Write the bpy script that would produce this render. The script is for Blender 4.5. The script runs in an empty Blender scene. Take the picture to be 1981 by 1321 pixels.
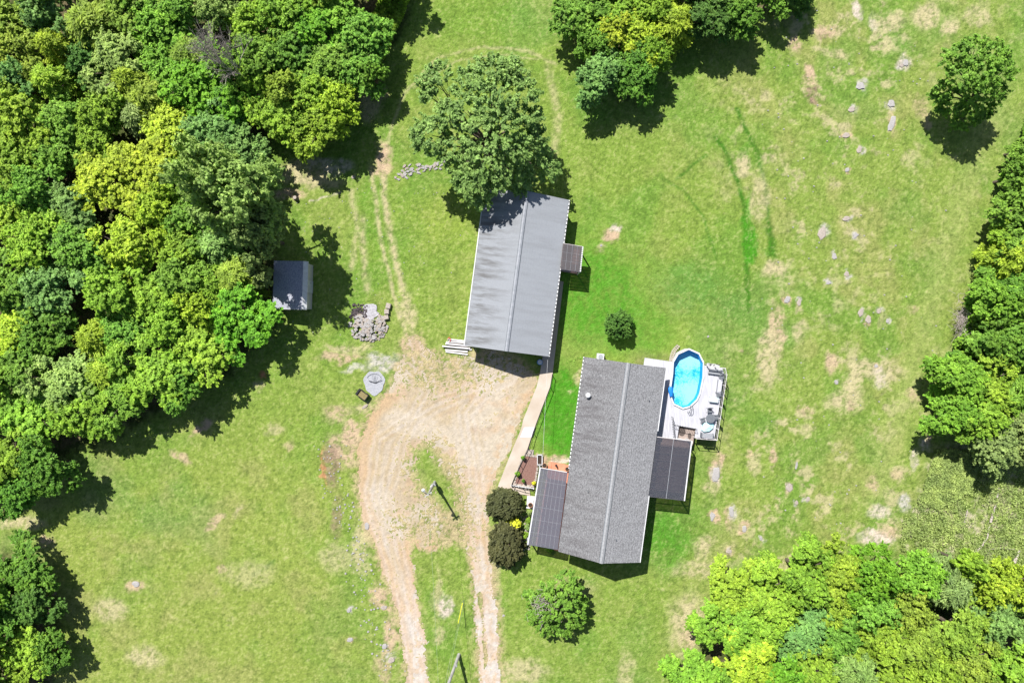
import bpy, bmesh, math, random
import numpy as np
from mathutils import Vector, Matrix
from mathutils.geometry import tessellate_polygon
R = math.radians
random.seed(7)
SC = bpy.context.scene
COL = SC.collection

# ------------------------------------------------------------------ camera, sky, sun, exposure
H = 79.0          # camera height (m), straight down
S = 0.06          # metres per photo pixel on the ground
PW, PH = 1981, 1321
cam_d = bpy.data.cameras.new('camera'); cam = bpy.data.objects.new('camera', cam_d); COL.objects.link(cam)
cam.location = (0, 0, H); cam.rotation_euler = (0, 0, 0)
cam_d.sensor_fit = 'HORIZONTAL'; cam_d.angle = 2*math.atan(PW*S/2/H); cam_d.clip_end = 3000; cam_d.clip_start = 0.5
SC.camera = cam
SUN_DIR = Vector((0.508, -0.861, 0)).normalized()      # way shadows fall
ELEV = math.atan(1/(1000*S/H))
w = bpy.data.worlds.new('World'); SC.world = w; w.use_nodes = True
nt = w.node_tree; bg = nt.nodes['Background']; sky = nt.nodes.new('ShaderNodeTexSky'); sky.sky_type = 'NISHITA'; sky.sun_disc = False
sky.sun_elevation = ELEV; sky.sun_rotation = math.atan2(-SUN_DIR.x, -SUN_DIR.y)
nt.links.new(sky.outputs[0], bg.inputs[0]); bg.inputs[1].default_value = 0.062
sd = bpy.data.lights.new('sun', 'SUN'); sun = bpy.data.objects.new('sun', sd); COL.objects.link(sun)
sd.energy = 5.0; sd.angle = R(0.5); sd.color = (1, 0.965, 0.91)
ldir = Vector((SUN_DIR.x*math.cos(ELEV), SUN_DIR.y*math.cos(ELEV), -math.sin(ELEV)))
sun.rotation_euler = ldir.to_track_quat('-Z', 'Y').to_euler(); sun.location = (-40, 60, 90)
SC.view_settings.view_transform = 'Standard'; SC.view_settings.look = 'None'
SC.view_settings.exposure = 0.71; SC.view_settings.gamma = 1; SC.view_settings.use_curve_mapping = False
try:
    SC.cycles.max_bounces = 8; SC.cycles.transparent_max_bounces = 12
except Exception: pass

# ------------------------------------------------------------------ helpers
def P(px, py, z=0.0):
    f = (H-z)/H
    return Vector(((px-PW/2)*S*f, (PH/2-py)*S*f, z))
def tag(o, label=None, cat=None, group=None, kind=None):
    if label: o['label'] = label
    if cat: o['category'] = cat
    if group: o['group'] = group
    if kind: o['kind'] = kind
    return o
def empty(name, loc, rz=0, label=None, cat=None, group=None):
    o = bpy.data.objects.new(name, None); COL.objects.link(o); o.location = loc; o.rotation_euler = (0, 0, rz)
    o.empty_display_size = .3
    return tag(o, label, cat, group)
class MB:
    def __init__(s): s.v = []; s.f = []
    def add(s, vs, fs):
        n = len(s.v); s.v += [tuple(v) for v in vs]; s.f += [tuple(i+n for i in f) for f in fs]; return s
    def box(s, c, d, rz=0, rx=0, ry=0):
        m = Matrix.Translation(Vector(c)) @ Matrix.Rotation(rz, 4, 'Z') @ Matrix.Rotation(ry, 4, 'Y') @ Matrix.Rotation(rx, 4, 'X')
        vs = [m @ Vector((x*d[0]/2, y*d[1]/2, z*d[2]/2)) for z in (-1, 1) for x, y in ((-1, -1), (1, -1), (1, 1), (-1, 1))]
        return s.add(vs, [(3, 2, 1, 0), (4, 5, 6, 7), (0, 1, 5, 4), (1, 2, 6, 5), (2, 3, 7, 6), (3, 0, 4, 7)])
    def slab(s, q, t):      # q: four points (ccw from above), thickness t downwards
        q = [Vector(p) for p in q]
        return s.add(q+[p-Vector((0, 0, t)) for p in q], [(0, 1, 2, 3), (7, 6, 5, 4), (0, 4, 5, 1), (1, 5, 6, 2), (2, 6, 7, 3), (3, 7, 4, 0)])
    def tube(s, a, b, r0, r1=None, n=8):
        a = Vector(a); b = Vector(b); r1 = r0 if r1 is None else r1
        d = (b-a)
        if d.length < 1e-6: return s
        d.normalize(); t = d.orthogonal().normalized(); u = d.cross(t)
        vs = []
        for c, r in ((a, r0), (b, r1)):
            for i in range(n):
                an = 2*math.pi*i/n; vs.append(c + (t*math.cos(an)+u*math.sin(an))*r)
        fs = [(i, (i+1) % n, n+(i+1) % n, n+i) for i in range(n)]
        fs += [tuple(range(n-1, -1, -1)), tuple(range(n, 2*n))]
        return s.add(vs, fs)
    def path(s, pts, r, n=6):
        for a, b in zip(pts[:-1], pts[1:]): s.tube(a, b, r, r, n)
        return s
    def prism(s, poly, z0, z1):
        poly = [(p[0], p[1]) for p in poly]
        A = sum(poly[i][0]*poly[(i+1) % len(poly)][1]-poly[(i+1) % len(poly)][0]*poly[i][1] for i in range(len(poly)))
        if A < 0: poly = poly[::-1]
        n = len(poly)
        tri = tessellate_polygon([[Vector((x, y, 0)) for x, y in poly]])
        fs = []
        for t in tri:
            a, b, c = [Vector(poly[i]) for i in t]
            if (b-a).cross(c-a) < 0: t = (t[0], t[2], t[1])
            fs.append((t[0]+n, t[1]+n, t[2]+n)); fs.append((t[0], t[2], t[1]))
        fs += [(i, (i+1) % n, n+(i+1) % n, n+i) for i in range(n)]
        return s.add([(x, y, z0) for x, y in poly]+[(x, y, z1) for x, y in poly], fs)
    def cyl(s, c, r, h, n=20, r1=None):
        c = Vector(c); return s.tube(c, c+Vector((0, 0, h)), r, r if r1 is None else r1, n)
    def lathe(s, c, prof, n=16):   # prof: (r,z)
        c = Vector(c); vs = []; m = len(prof)
        for r, z in prof:
            for i in range(n):
                a = 2*math.pi*i/n; vs.append(c+Vector((r*math.cos(a), r*math.sin(a), z)))
        fs = [(j*n+i, j*n+(i+1) % n, (j+1)*n+(i+1) % n, (j+1)*n+i) for j in range(m-1) for i in range(n)]
        fs.append(tuple((m-1)*n+i for i in range(n))); fs.append(tuple(range(n-1, -1, -1)))
        return s.add(vs, fs)
    def build(s, name, mat, parent=None, world=False, bevel=0, smooth=False):
        me = bpy.data.meshes.new(name)
        vs = s.v
        if parent is not None and world:
            inv = (Matrix.Translation(parent.location) @ parent.rotation_euler.to_matrix().to_4x4()).inverted()
            vs = [inv @ Vector(v) for v in vs]
        me.from_pydata([tuple(v) for v in vs], [], s.f); me.update()
        me.materials.append(mat)
        o = bpy.data.objects.new(name, me); COL.objects.link(o)
        if parent is not None: o.parent = parent
        if bevel:
            b = o.modifiers.new('bevel', 'BEVEL'); b.width = bevel; b.segments = 2; b.limit_method = 'ANGLE'
        if smooth:
            for p in me.polygons: p.use_smooth = True
        return o

# ------------------------------------------------------------------ numpy noise
def _hash(ix, iy, seed):
    h = (ix.astype(np.int64)*374761393 + iy.astype(np.int64)*668265263 + seed*1442695041) & 0x7fffffff
    h = ((h ^ (h >> 13))*1274126177) & 0x7fffffff
    h = (h ^ (h >> 16)) & 0xffff
    return h/65535.0
def vnoise(x, y, sc, seed=0):
    x = x/sc; y = y/sc; ix = np.floor(x); iy = np.floor(y); fx = x-ix; fy = y-iy
    fx = fx*fx*(3-2*fx); fy = fy*fy*(3-2*fy)
    a = _hash(ix, iy, seed); b = _hash(ix+1, iy, seed); c = _hash(ix, iy+1, seed); d = _hash(ix+1, iy+1, seed)
    return (a*(1-fx)+b*fx)*(1-fy)+(c*(1-fx)+d*fx)*fy
def fbm(x, y, sc, oct=4, seed=0, gain=.55):
    t = 0; amp = 1; n = 0
    for i in range(oct):
        ca, sa = math.cos(1.1*i+seed), math.sin(1.1*i+seed)
        t = t+amp*vnoise(x*ca-y*sa+31*i, x*sa+y*ca-17*i, sc, seed*7+i); n += amp; amp *= gain; sc *= .5
    return t/n
def sstep(a, b, x):
    t = np.clip((x-a)/(b-a), 0, 1); return t*t*(3-2*t)
def seg_d(x, y, a, b):
    dx, dy = b[0]-a[0], b[1]-a[1]; L = dx*dx+dy*dy+1e-9
    t = np.clip(((x-a[0])*dx+(y-a[1])*dy)/L, 0, 1)
    return np.hypot(x-a[0]-t*dx, y-a[1]-t*dy)
def poly_sd(x, y, poly):      # negative inside
    d = np.full(x.shape, 1e9); ins = np.zeros(x.shape, bool)
    n = len(poly)
    for i in range(n):
        a = poly[i]; b = poly[(i+1) % n]
        d = np.minimum(d, seg_d(x, y, a, b))
        c = ((a[1] > y) != (b[1] > y)) & (x < (b[0]-a[0])*(y-a[1])/((b[1]-a[1]) or 1e-9)+a[0])
        ins ^= c
    return np.where(ins, -d, d)
def line_d(x, y, pts):
    d = np.full(x.shape, 1e9)
    for a, b in zip(pts[:-1], pts[1:]): d = np.minimum(d, seg_d(x, y, a, b))
    return d

# ------------------------------------------------------------------ materials
def new_mat(name):
    m = bpy.data.materials.new(name); m.use_nodes = True
    return m, m.node_tree, m.node_tree.nodes['Principled BSDF']
def mixc(nt, blend='MIX'):
    n = nt.nodes.new('ShaderNodeMix'); n.data_type = 'RGBA'; n.blend_type = blend; return n
def mat(name, col, rough=.8, col2=None, nscale=6, metal=0, bump=0, bscale=40, stretch=(1, 1, 1), lo=.35, hi=.65, spec=.3):
    m, nt, b = new_mat(name)
    b.inputs['Roughness'].default_value = rough; b.inputs['Metallic'].default_value = metal
    b.inputs['Specular IOR Level'].default_value = spec
    b.inputs['Base Color'].default_value = (*col, 1)
    tc = nt.nodes.new('ShaderNodeTexCoord'); mp = nt.nodes.new('ShaderNodeMapping'); mp.inputs['Scale'].default_value = stretch
    nt.links.new(tc.outputs['Object'], mp.inputs[0])
    if col2:
        no = nt.nodes.new('ShaderNodeTexNoise'); no.inputs['Scale'].default_value = nscale; no.inputs['Detail'].default_value = 6
        nt.links.new(mp.outputs[0], no.inputs[0])
        mr = nt.nodes.new('ShaderNodeMapRange'); mr.inputs[1].default_value = lo; mr.inputs[2].default_value = hi
        nt.links.new(no.outputs[0], mr.inputs[0])
        mx = mixc(nt); mx.inputs[6].default_value = (*col, 1); mx.inputs[7].default_value = (*col2, 1)
        nt.links.new(mr.outputs[0], mx.inputs[0]); nt.links.new(mx.outputs[2], b.inputs['Base Color'])
    if bump:
        n2 = nt.nodes.new('ShaderNodeTexNoise'); n2.inputs['Scale'].default_value = bscale; nt.links.new(mp.outputs[0], n2.inputs[0])
        bp = nt.nodes.new('ShaderNodeBump'); bp.inputs['Strength'].default_value = bump; bp.inputs['Distance'].default_value = .05
        nt.links.new(n2.outputs[0], bp.inputs['Height']); nt.links.new(bp.outputs[0], b.inputs['Normal'])
    return m
def ground_mat(name, amp=.5, bumpd=.12, fine=8):
    m, nt, b = new_mat(name); L = nt.links.new
    b.inputs['Roughness'].default_value = .95; b.inputs['Specular IOR Level'].default_value = .1
    at = nt.nodes.new('ShaderNodeAttribute'); at.attribute_name = 'Col'
    geo = nt.nodes.new('ShaderNodeNewGeometry')
    n1 = nt.nodes.new('ShaderNodeTexNoise'); n1.inputs['Scale'].default_value = fine; n1.inputs['Detail'].default_value = 3; n1.inputs['Roughness'].default_value = .7
    L(geo.outputs['Position'], n1.inputs[0])
    mr = nt.nodes.new('ShaderNodeMapRange'); mr.inputs[1].default_value = .25; mr.inputs[2].default_value = .75
    mr.inputs[3].default_value = 1-amp; mr.inputs[4].default_value = 1+amp
    L(n1.outputs[0], mr.inputs[0])
    vm = nt.nodes.new('ShaderNodeVectorMath'); vm.operation = 'SCALE'; L(at.outputs['Color'], vm.inputs[0]); L(mr.outputs[0], vm.inputs['Scale'])
    L(vm.outputs[0], b.inputs['Base Color'])
    n2 = nt.nodes.new('ShaderNodeTexNoise'); n2.inputs['Scale'].default_value = 3.5; n2.inputs['Detail'].default_value = 5; n2.inputs['Roughness'].default_value = .75
    L(geo.outputs['Position'], n2.inputs[0])
    bp = nt.nodes.new('ShaderNodeBump'); bp.inputs['Strength'].default_value = 1; bp.inputs['Distance'].default_value = bumpd
    L(n2.outputs[0], bp.inputs['Height']); L(bp.outputs[0], b.inputs['Normal'])
    return m
def leaf_mat(name, trans=.35, var=.45):
    m, nt, b = new_mat(name); L = nt.links.new
    oi = nt.nodes.new('ShaderNodeObjectInfo'); geo = nt.nodes.new('ShaderNodeNewGeometry'); tc = nt.nodes.new('ShaderNodeTexCoord')
    mr = nt.nodes.new('ShaderNodeMapRange'); mr.inputs[3].default_value = 1-var; mr.inputs[4].default_value = 1+var
    L(geo.outputs['Random Per Island'], mr.inputs[0])
    no = nt.nodes.new('ShaderNodeTexNoise'); no.inputs['Scale'].default_value = .8; no.inputs['Detail'].default_value = 3; L(geo.outputs['Position'], no.inputs[0])
    hs = nt.nodes.new('ShaderNodeHueSaturation'); L(oi.outputs['Color'], hs.inputs['Color'])
    m2 = nt.nodes.new('ShaderNodeMapRange'); m2.inputs[1].default_value = .3; m2.inputs[2].default_value = .7; m2.inputs[3].default_value = .506; m2.inputs[4].default_value = .486
    L(no.outputs[0], m2.inputs[0]); L(m2.outputs[0], hs.inputs['Hue'])
    m3 = nt.nodes.new('ShaderNodeMapRange'); m3.inputs[1].default_value = .3; m3.inputs[2].default_value = .7; m3.inputs[3].default_value = .75; m3.inputs[4].default_value = 1.3
    L(no.outputs[0], m3.inputs[0])
    mu = nt.nodes.new('ShaderNodeMath'); mu.operation = 'MULTIPLY'; L(mr.outputs[0], mu.inputs[0]); L(m3.outputs[0], mu.inputs[1]); L(mu.outputs[0], hs.inputs['Value'])
    L(hs.outputs[0], b.inputs['Base Color']); b.inputs['Roughness'].default_value = .6; b.inputs['Specular IOR Level'].default_value = .25
    tr = nt.nodes.new('ShaderNodeBsdfTranslucent'); L(hs.outputs[0], tr.inputs[0])
    mx = nt.nodes.new('ShaderNodeMixShader'); mx.inputs[0].default_value = trans
    out = nt.nodes['Material Output']; L(b.outputs[0], mx.inputs[1]); L(tr.outputs[0], mx.inputs[2]); L(mx.outputs[0], out.inputs[0])
    return m
def shingle_mat(name, c1, c2, c3, streak=0.4, bscale=1.0, west=1, bmp=.7):
    m, nt, b = new_mat(name); L = nt.links.new; b.inputs['Roughness'].default_value = .9; b.inputs['Specular IOR Level'].default_value = .2
    tc = nt.nodes.new('ShaderNodeTexCoord')
    def noise(scale, st, det=4, ro=.6):
        mp = nt.nodes.new('ShaderNodeMapping'); mp.inputs['Scale'].default_value = st; L(tc.outputs['Object'], mp.inputs[0])
        n = nt.nodes.new('ShaderNodeTexNoise'); n.inputs['Scale'].default_value = scale; n.inputs['Detail'].default_value = det; n.inputs['Roughness'].default_value = ro
        L(mp.outputs[0], n.inputs[0]); return n
    n1 = noise(4.5*bscale, (2.2, 1, 1), 3, .8)
    mr = nt.nodes.new('ShaderNodeMapRange'); mr.inputs[1].default_value = .36; mr.inputs[2].default_value = .64; L(n1.outputs[0], mr.inputs[0])
    mx = mixc(nt); mx.inputs[6].default_value = (*c1, 1); mx.inputs[7].default_value = (*c2, 1); L(mr.outputs[0], mx.inputs[0])
    n2 = noise(.55, (.22, 2.6, 1), 6, .7)      # stains run down the slope
    mr2 = nt.nodes.new('ShaderNodeMapRange'); mr2.inputs[1].default_value = .44; mr2.inputs[2].default_value = .64; mr2.inputs[4].default_value = streak; L(n2.outputs[0], mr2.inputs[0])
    sx = nt.nodes.new('ShaderNodeSeparateXYZ'); L(tc.outputs['Object'], sx.inputs[0])
    mr3 = nt.nodes.new('ShaderNodeMapRange'); mr3.inputs[1].default_value = -.3; mr3.inputs[2].default_value = -3.5; mr3.inputs[3].default_value = .25; mr3.inputs[4].default_value = 1.2; L(sx.outputs[0], mr3.inputs[0])
    mu = nt.nodes.new('ShaderNodeMath'); mu.operation = 'MULTIPLY'; L(mr2.outputs[0], mu.inputs[0]); L(mr3.outputs[0], mu.inputs[1])
    m2 = mixc(nt); m2.inputs[7].default_value = (*c3, 1); L(mx.outputs[2], m2.inputs[6]); L(mu.outputs[0], m2.inputs[0])
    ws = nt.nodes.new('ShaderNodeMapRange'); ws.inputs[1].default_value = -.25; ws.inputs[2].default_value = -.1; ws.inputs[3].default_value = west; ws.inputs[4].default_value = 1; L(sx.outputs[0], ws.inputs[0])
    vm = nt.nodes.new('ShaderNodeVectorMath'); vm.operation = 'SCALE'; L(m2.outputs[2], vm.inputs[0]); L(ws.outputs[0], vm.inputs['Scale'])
    L(vm.outputs[0], b.inputs['Base Color'])
    # courses
    wv = nt.nodes.new('ShaderNodeTexWave'); wv.wave_type = 'BANDS'; wv.bands_direction = 'X'; wv.wave_profile = 'SAW'; wv.inputs['Scale'].default_value = 1.1; wv.inputs['Distortion'].default_value = .4
    L(tc.outputs['Object'], wv.inputs[0])
    ad = nt.nodes.new('ShaderNodeMath'); ad.operation = 'ADD'; L(wv.outputs['Fac'], ad.inputs[0]); L(n1.outputs[0], ad.inputs[1])
    bp = nt.nodes.new('ShaderNodeBump'); bp.inputs['Strength'].default_value = bmp; bp.inputs['Distance'].default_value = .02
    L(ad.outputs[0], bp.inputs['Height']); L(bp.outputs[0], b.inputs['Normal'])
    return m
def canopy_mat(name, tint, body, fac, wave=14):
    m, nt, b = new_mat(name); L = nt.links.new
    b.inputs['Base Color'].default_value = (*body, 1); b.inputs['Roughness'].default_value = .35
    tr = nt.nodes.new('ShaderNodeBsdfTransparent'); tr.inputs[0].default_value = (*tint, 1)
    mx = nt.nodes.new('ShaderNodeMixShader'); mx.inputs[0].default_value = fac
    out = nt.nodes['Material Output']; L(tr.outputs[0], mx.inputs[1]); L(b.outputs[0], mx.inputs[2]); L(mx.outputs[0], out.inputs[0])
    tc = nt.nodes.new('ShaderNodeTexCoord'); wv = nt.nodes.new('ShaderNodeTexWave'); wv.bands_direction = 'Y'; wv.inputs['Scale'].default_value = wave; L(tc.outputs['Object'], wv.inputs[0])
    bp = nt.nodes.new('ShaderNodeBump'); bp.inputs['Distance'].default_value = .02; bp.inputs['Strength'].default_value = .6; L(wv.outputs['Fac'], bp.inputs['Height']); L(bp.outputs[0], b.inputs['Normal'])
    return m
M = {}
M['grass'] = ground_mat('mown grass', .3, .15, 11)
M['gravel'] = ground_mat('gravel', .2, .05, 14)
M['leaf'] = leaf_mat('leaves', .38, .35)
M['bark'] = mat('bark', (.09, .07, .055), .95, (.16, .13, .1), 3, bump=.6, bscale=10, stretch=(1, 1, .3))
M['deadwood'] = mat('weathered dead wood', (.30, .25, .23), .9, (.44, .39, .36), 5)
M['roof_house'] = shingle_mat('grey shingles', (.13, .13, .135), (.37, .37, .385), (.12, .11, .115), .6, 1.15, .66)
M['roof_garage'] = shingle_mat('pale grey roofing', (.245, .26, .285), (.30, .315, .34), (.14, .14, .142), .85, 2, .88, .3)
M['roof_shed'] = shingle_mat('shed roofing', (.19, .20, .25), (.40, .41, .46), (.15, .15, .18), .4)
M['white'] = mat('white painted metal', (.60, .61, .62), .55, (.5, .5, .51), 3)
M['trim'] = mat('grey metal trim', (.22, .235, .26), .6, (.29, .3, .33), 3)
M['siding'] = mat('pale siding', (.55, .53, .48), .8, (.48, .46, .42), 3)
M['brick'] = mat('brick skirt', (.3, .13, .09), .9, (.22, .1, .07), 9)
M['black'] = mat('black metal', (.015, .015, .017), .5, (.03, .03, .03), 8)
M['glass'] = mat('window glass', (.03, .04, .05), .1, (.05, .06, .07), 1, spec=.6)
M['deckwhite'] = mat('pale grey deck boards', (.48, .48, .52), .85, (.37, .37, .405), 1.6, stretch=(6, .6, 1), bump=.3, bscale=12)
M['deckbrown'] = mat('brown deck boards', (.36, .29, .25), .85, (.25, .2, .18), 2, stretch=(1, 7, 1))
M['darkmat'] = mat('dark brown rug', (.07, .055, .05), .95, (.11, .09, .08), 12)
M['concrete'] = mat('tan concrete', (.40, .335, .27), .9, (.47, .41, .35), .5, bump=.2)
M['paleconc'] = mat('pale concrete', (.62, .61, .64), .9, (.52, .51, .53), .8)
M['padgravel'] = mat('blue grey gravel', (.26, .27, .30), .95, (.38, .385, .41), 9, bump=.5, bscale=20)
M['terracotta'] = mat('terracotta patio', (.5, .2, .12), .85, (.58, .27, .17), 1.5)
M['mulch'] = mat('brown mulch', (.16, .085, .07), .95, (.24, .14, .115), 9, bump=.8, bscale=18)
M['stone'] = mat('pale limestone', (.22, .21, .205), .95, (.44, .42, .41), 14, bump=.8, bscale=8)
M['stone2'] = mat('buff limestone', (.24, .20, .165), .95, (.44, .39, .35), 12, bump=.8, bscale=8)
M['ash'] = mat('ash', (.42, .41, .44), 1, (.27, .26, .27), 6)
M['soot'] = mat('burnt ground', (.035, .03, .035), 1, (.1, .08, .08), 5)
M['wood'] = mat('grey weathered boards', (.5, .47, .47), .85, (.66, .63, .63), 3, stretch=(.4, 5, 3))
M['woodpole'] = mat('weathered pole', (.26, .25, .245), .85, (.40, .39, .385), 6, stretch=(1, 1, .2))
M['yellow'] = mat('yellow guard', (.7, .68, .05), .5)
M['wire'] = mat('wire', (.25, .3, .2), .5)
M['bluecloth'] = mat('blue vinyl', (.01, .16, .55), .4, (.02, .22, .62), 4)
M['aqua'] = mat('aqua cloth', (.35, .72, .78), .7, (.6, .8, .82), 4)
M['greyframe'] = mat('grey furniture frame', (.1, .115, .13), .5, (.16, .17, .19), 10)
M['paleglass'] = mat('pale table top', (.42, .5, .5), .25, (.52, .58, .6), 4, spec=.6)
M['clay'] = mat('clay pot', (.35, .16, .09), .85, (.42, .22, .13), 6)
M['soil'] = mat('potting soil', (.03, .022, .016), 1, (.05, .035, .025), 20)
M['olivemat'] = mat('olive wagon bed', (.17, .14, .06), .9, (.23, .19, .09), 6)
M['cushion'] = mat('grey cushion', (.27, .28, .30), .9, (.22, .23, .25), 12)
M['canopy_w'] = canopy_mat('tinted porch panels', (.62, .56, .58), (.20, .205, .25), .5)
M['canopy_e'] = canopy_mat('dark tinted deck panels', (.68, .62, .60), (.09, .10, .135), .42)
M['canopy_g'] = canopy_mat('tinted brown panels', (.6, .5, .48), (.2, .19, .2), .45)
# pool: sunlight caustics are painted into the liner floor colour
m, nt, b = new_mat('pool liner painted caustics'); L = nt.links.new
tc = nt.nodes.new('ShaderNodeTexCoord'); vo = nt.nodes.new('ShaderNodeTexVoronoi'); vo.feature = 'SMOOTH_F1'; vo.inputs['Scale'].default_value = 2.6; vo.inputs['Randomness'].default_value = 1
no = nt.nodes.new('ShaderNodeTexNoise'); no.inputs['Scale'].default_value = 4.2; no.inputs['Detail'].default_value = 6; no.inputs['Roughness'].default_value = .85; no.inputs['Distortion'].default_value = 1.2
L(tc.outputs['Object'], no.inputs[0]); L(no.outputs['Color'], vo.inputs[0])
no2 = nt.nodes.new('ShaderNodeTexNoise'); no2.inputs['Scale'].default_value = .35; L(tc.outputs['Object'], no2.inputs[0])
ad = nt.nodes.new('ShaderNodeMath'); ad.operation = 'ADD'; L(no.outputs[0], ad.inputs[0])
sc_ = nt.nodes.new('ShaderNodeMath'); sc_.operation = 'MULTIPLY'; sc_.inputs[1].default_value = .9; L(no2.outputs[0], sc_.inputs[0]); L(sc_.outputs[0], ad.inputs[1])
cr = nt.nodes.new('ShaderNodeValToRGB'); e = cr.color_ramp.elements  # ramp from teal to whitish draws the painted caustic light
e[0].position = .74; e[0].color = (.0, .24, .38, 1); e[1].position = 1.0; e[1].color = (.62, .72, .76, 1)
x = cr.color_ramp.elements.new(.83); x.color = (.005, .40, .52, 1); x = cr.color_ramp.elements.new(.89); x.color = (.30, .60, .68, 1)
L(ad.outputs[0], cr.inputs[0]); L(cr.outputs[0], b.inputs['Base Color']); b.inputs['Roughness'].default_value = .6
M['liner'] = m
M['linerwall'] = mat('blue liner wall', (.01, .3, .68), .5, (.02, .38, .72), 3)
m, nt, b = new_mat('pool water'); L = nt.links.new
tr = nt.nodes.new('ShaderNodeBsdfTransparent'); tr.inputs[0].default_value = (.62, .93, .99, 1)
gl = nt.nodes.new('ShaderNodeBsdfGlossy'); gl.inputs['Roughness'].default_value = .03
no = nt.nodes.new('ShaderNodeTexNoise'); no.inputs['Scale'].default_value = 3; bp = nt.nodes.new('ShaderNodeBump'); bp.inputs['Distance'].default_value = .03
L(no.outputs[0], bp.inputs['Height']); L(bp.outputs[0], gl.inputs['Normal'])
fr = nt.nodes.new('ShaderNodeFresnel'); fr.inputs[0].default_value = 1.33
mx = nt.nodes.new('ShaderNodeMixShader'); L(fr.outputs[0], mx.inputs[0]); L(tr.outputs[0], mx.inputs[1]); L(gl.outputs[0], mx.inputs[2]); L(mx.outputs[0], nt.nodes['Material Output'].inputs[0])
M['water'] = m

# ------------------------------------------------------------------ ground
step = 2.0
gx = np.arange(-160, 2142, step); gy = np.arange(-160, 1482, step)
out = np.array([200, 600, 1500, 4000, 12000.])
GX = np.concatenate([gx[0]-out[::-1], gx, gx[-1]+out]); GY = np.concatenate([gy[0]-out[::-1], gy, gy[-1]+out])
X, Y = np.meshgrid(GX, GY)      # photo pixels on the ground plane
DRIVE = [(790, 652), (772, 695), (762, 735), (738, 772), (706, 820), (694, 870), (694, 940), (704, 1000), (726, 1060), (747, 1120), (766, 1180), (782, 1250), (800, 1480), (842, 1480),
         (822, 1260), (812, 1190), (798, 1120), (790, 1075), (800, 1052), (830, 1068), (870, 1050), (888, 1040), (906, 1072), (915, 1130), (922, 1200), (925, 1260), (928, 1480), (967, 1480), (964, 1250),
         (956, 1150), (950, 1080), (943, 1030), (940, 970), (952, 930), (982, 870), (1002, 815), (1026, 765), (1040, 735), (1000, 700), (955, 672), (905, 690), (860, 700), (822, 672), (808, 655)]
n_big = fbm(X, Y, 220, 4, 1); n_mid = fbm(X, Y, 60, 4, 2); n_sm = fbm(X, Y, 16, 4, 3, .7); n_fine = fbm(X, Y, 5, 3, 4, .8); n_f2 = fbm(X, Y, 9, 3, 9, .75)
n_warp = (fbm(X, Y, 30, 4, 5)-.5)
Xw = X+(fbm(X, Y, 26, 4, 6, .7)-.5)*30; Yw = Y+(fbm(X, Y, 26, 4, 7, .7)-.5)*30
def C(*c): return np.array(c)[None, None, :]
def mixa(c, d, a): return c*(1-a[..., None])+d*a[..., None]
col = np.zeros(X.shape+(3,))+C(.172, .256, .043)
lf = 1-sstep(600, 780, X+(n_mid-.5)*120)
lf = lf*sstep(700, 1000, Y)
col = mixa(col, C(.212, .268, .054)*np.ones_like(col), lf*.85)
rt = sstep(1250, 1600, X+(n_mid-.5)*200)
col = mixa(col, C(.188, .258, .052)*np.ones_like(col), rt*.8)
# random hue drift
col = mixa(col, C(.25, .26, .085)+0*col, sstep(.46, .68, n_mid)*.6*(.35+.65*np.maximum(rt, lf)))
col = mixa(col, C(.110, .225, .030)+0*col, sstep(.5, .72, fbm(X, Y, 90, 4, 12))*.6*(1-.5*lf))
col = mixa(col, C(.07, .19, .05)+0*col, sstep(.6, .8, n_big)*.3)
# tan dry fields (right)
dryn = sstep(.50, .66, fbm(X, Y, 42, 5, 21, .65))
drymask = sstep(1330, 1500, X)*(1-.5*sstep(350, 650, Y)*(1-sstep(650, 720, Y)))*(1-sstep(1720, 1800, X)*.6)
col = mixa(col, C(.40, .355, .20)+0*col, dryn*drymask*.8*sstep(.40, .6, n_sm))
strip = 1-sstep(0, 45, np.abs(X-(1965-(Y-150)*.30)-(-30)))
col = mixa(col, C(.25, .30, .09)+0*col, strip*.6*sstep(100, 200, Y)*(1-sstep(950, 1000, Y)))
sp = sstep(.68, .8, n_sm)*sstep(.5, .62, n_f2)
col = mixa(col, C(.36, .32, .18)+0*col, sp*.35)
COLS = dict(dry=(.40, .355, .20), dirt=(.43, .32, .215), sand=(.5, .43, .36), dgreen=(.05, .15, .012), lush=(.055, .215, .012), teal=(.085, .21, .04), rock=(.40, .385, .33), red=(.42, .19, .1), brown=(.22, .15, .11), yel=(.25, .3, .05))
def blob(x, y, rx, ry, kind, st=.8, ang=0, soft=.55, br=.5):
    global col
    c, s_ = math.cos(R(ang)), math.sin(R(ang))
    dx = Xw-x; dy = Yw-y; u = (dx*c+dy*s_)/rx; v = (-dx*s_+dy*c)/ry
    d = np.sqrt(u*u+v*v)
    a = (1-sstep(1-soft, 1+soft*.4, d))*st
    a = a*np.clip(1-br+br*2.6*sstep(.36, .6, n_f2), 0, 1.3)*1.25
    col = mixa(col, C(*COLS[kind])+0*col, np.clip(a, 0, 1))
def stroke(pts, wd, kind, st=.6, soft=1.0, br=.5):
    global col
    k = .35
    d = line_d(X*(1-k)+Xw*k, Y*(1-k)+Yw*k, pts)
    a = (1-sstep(wd*(1-soft)*.5, wd, d))*st
    a = a*np.clip(1-br+br*2.6*sstep(.36, .6, n_f2), 0, 1.3)*1.25
    col = mixa(col, C(*COLS[kind])+0*col, np.clip(a, 0, 1))
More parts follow.
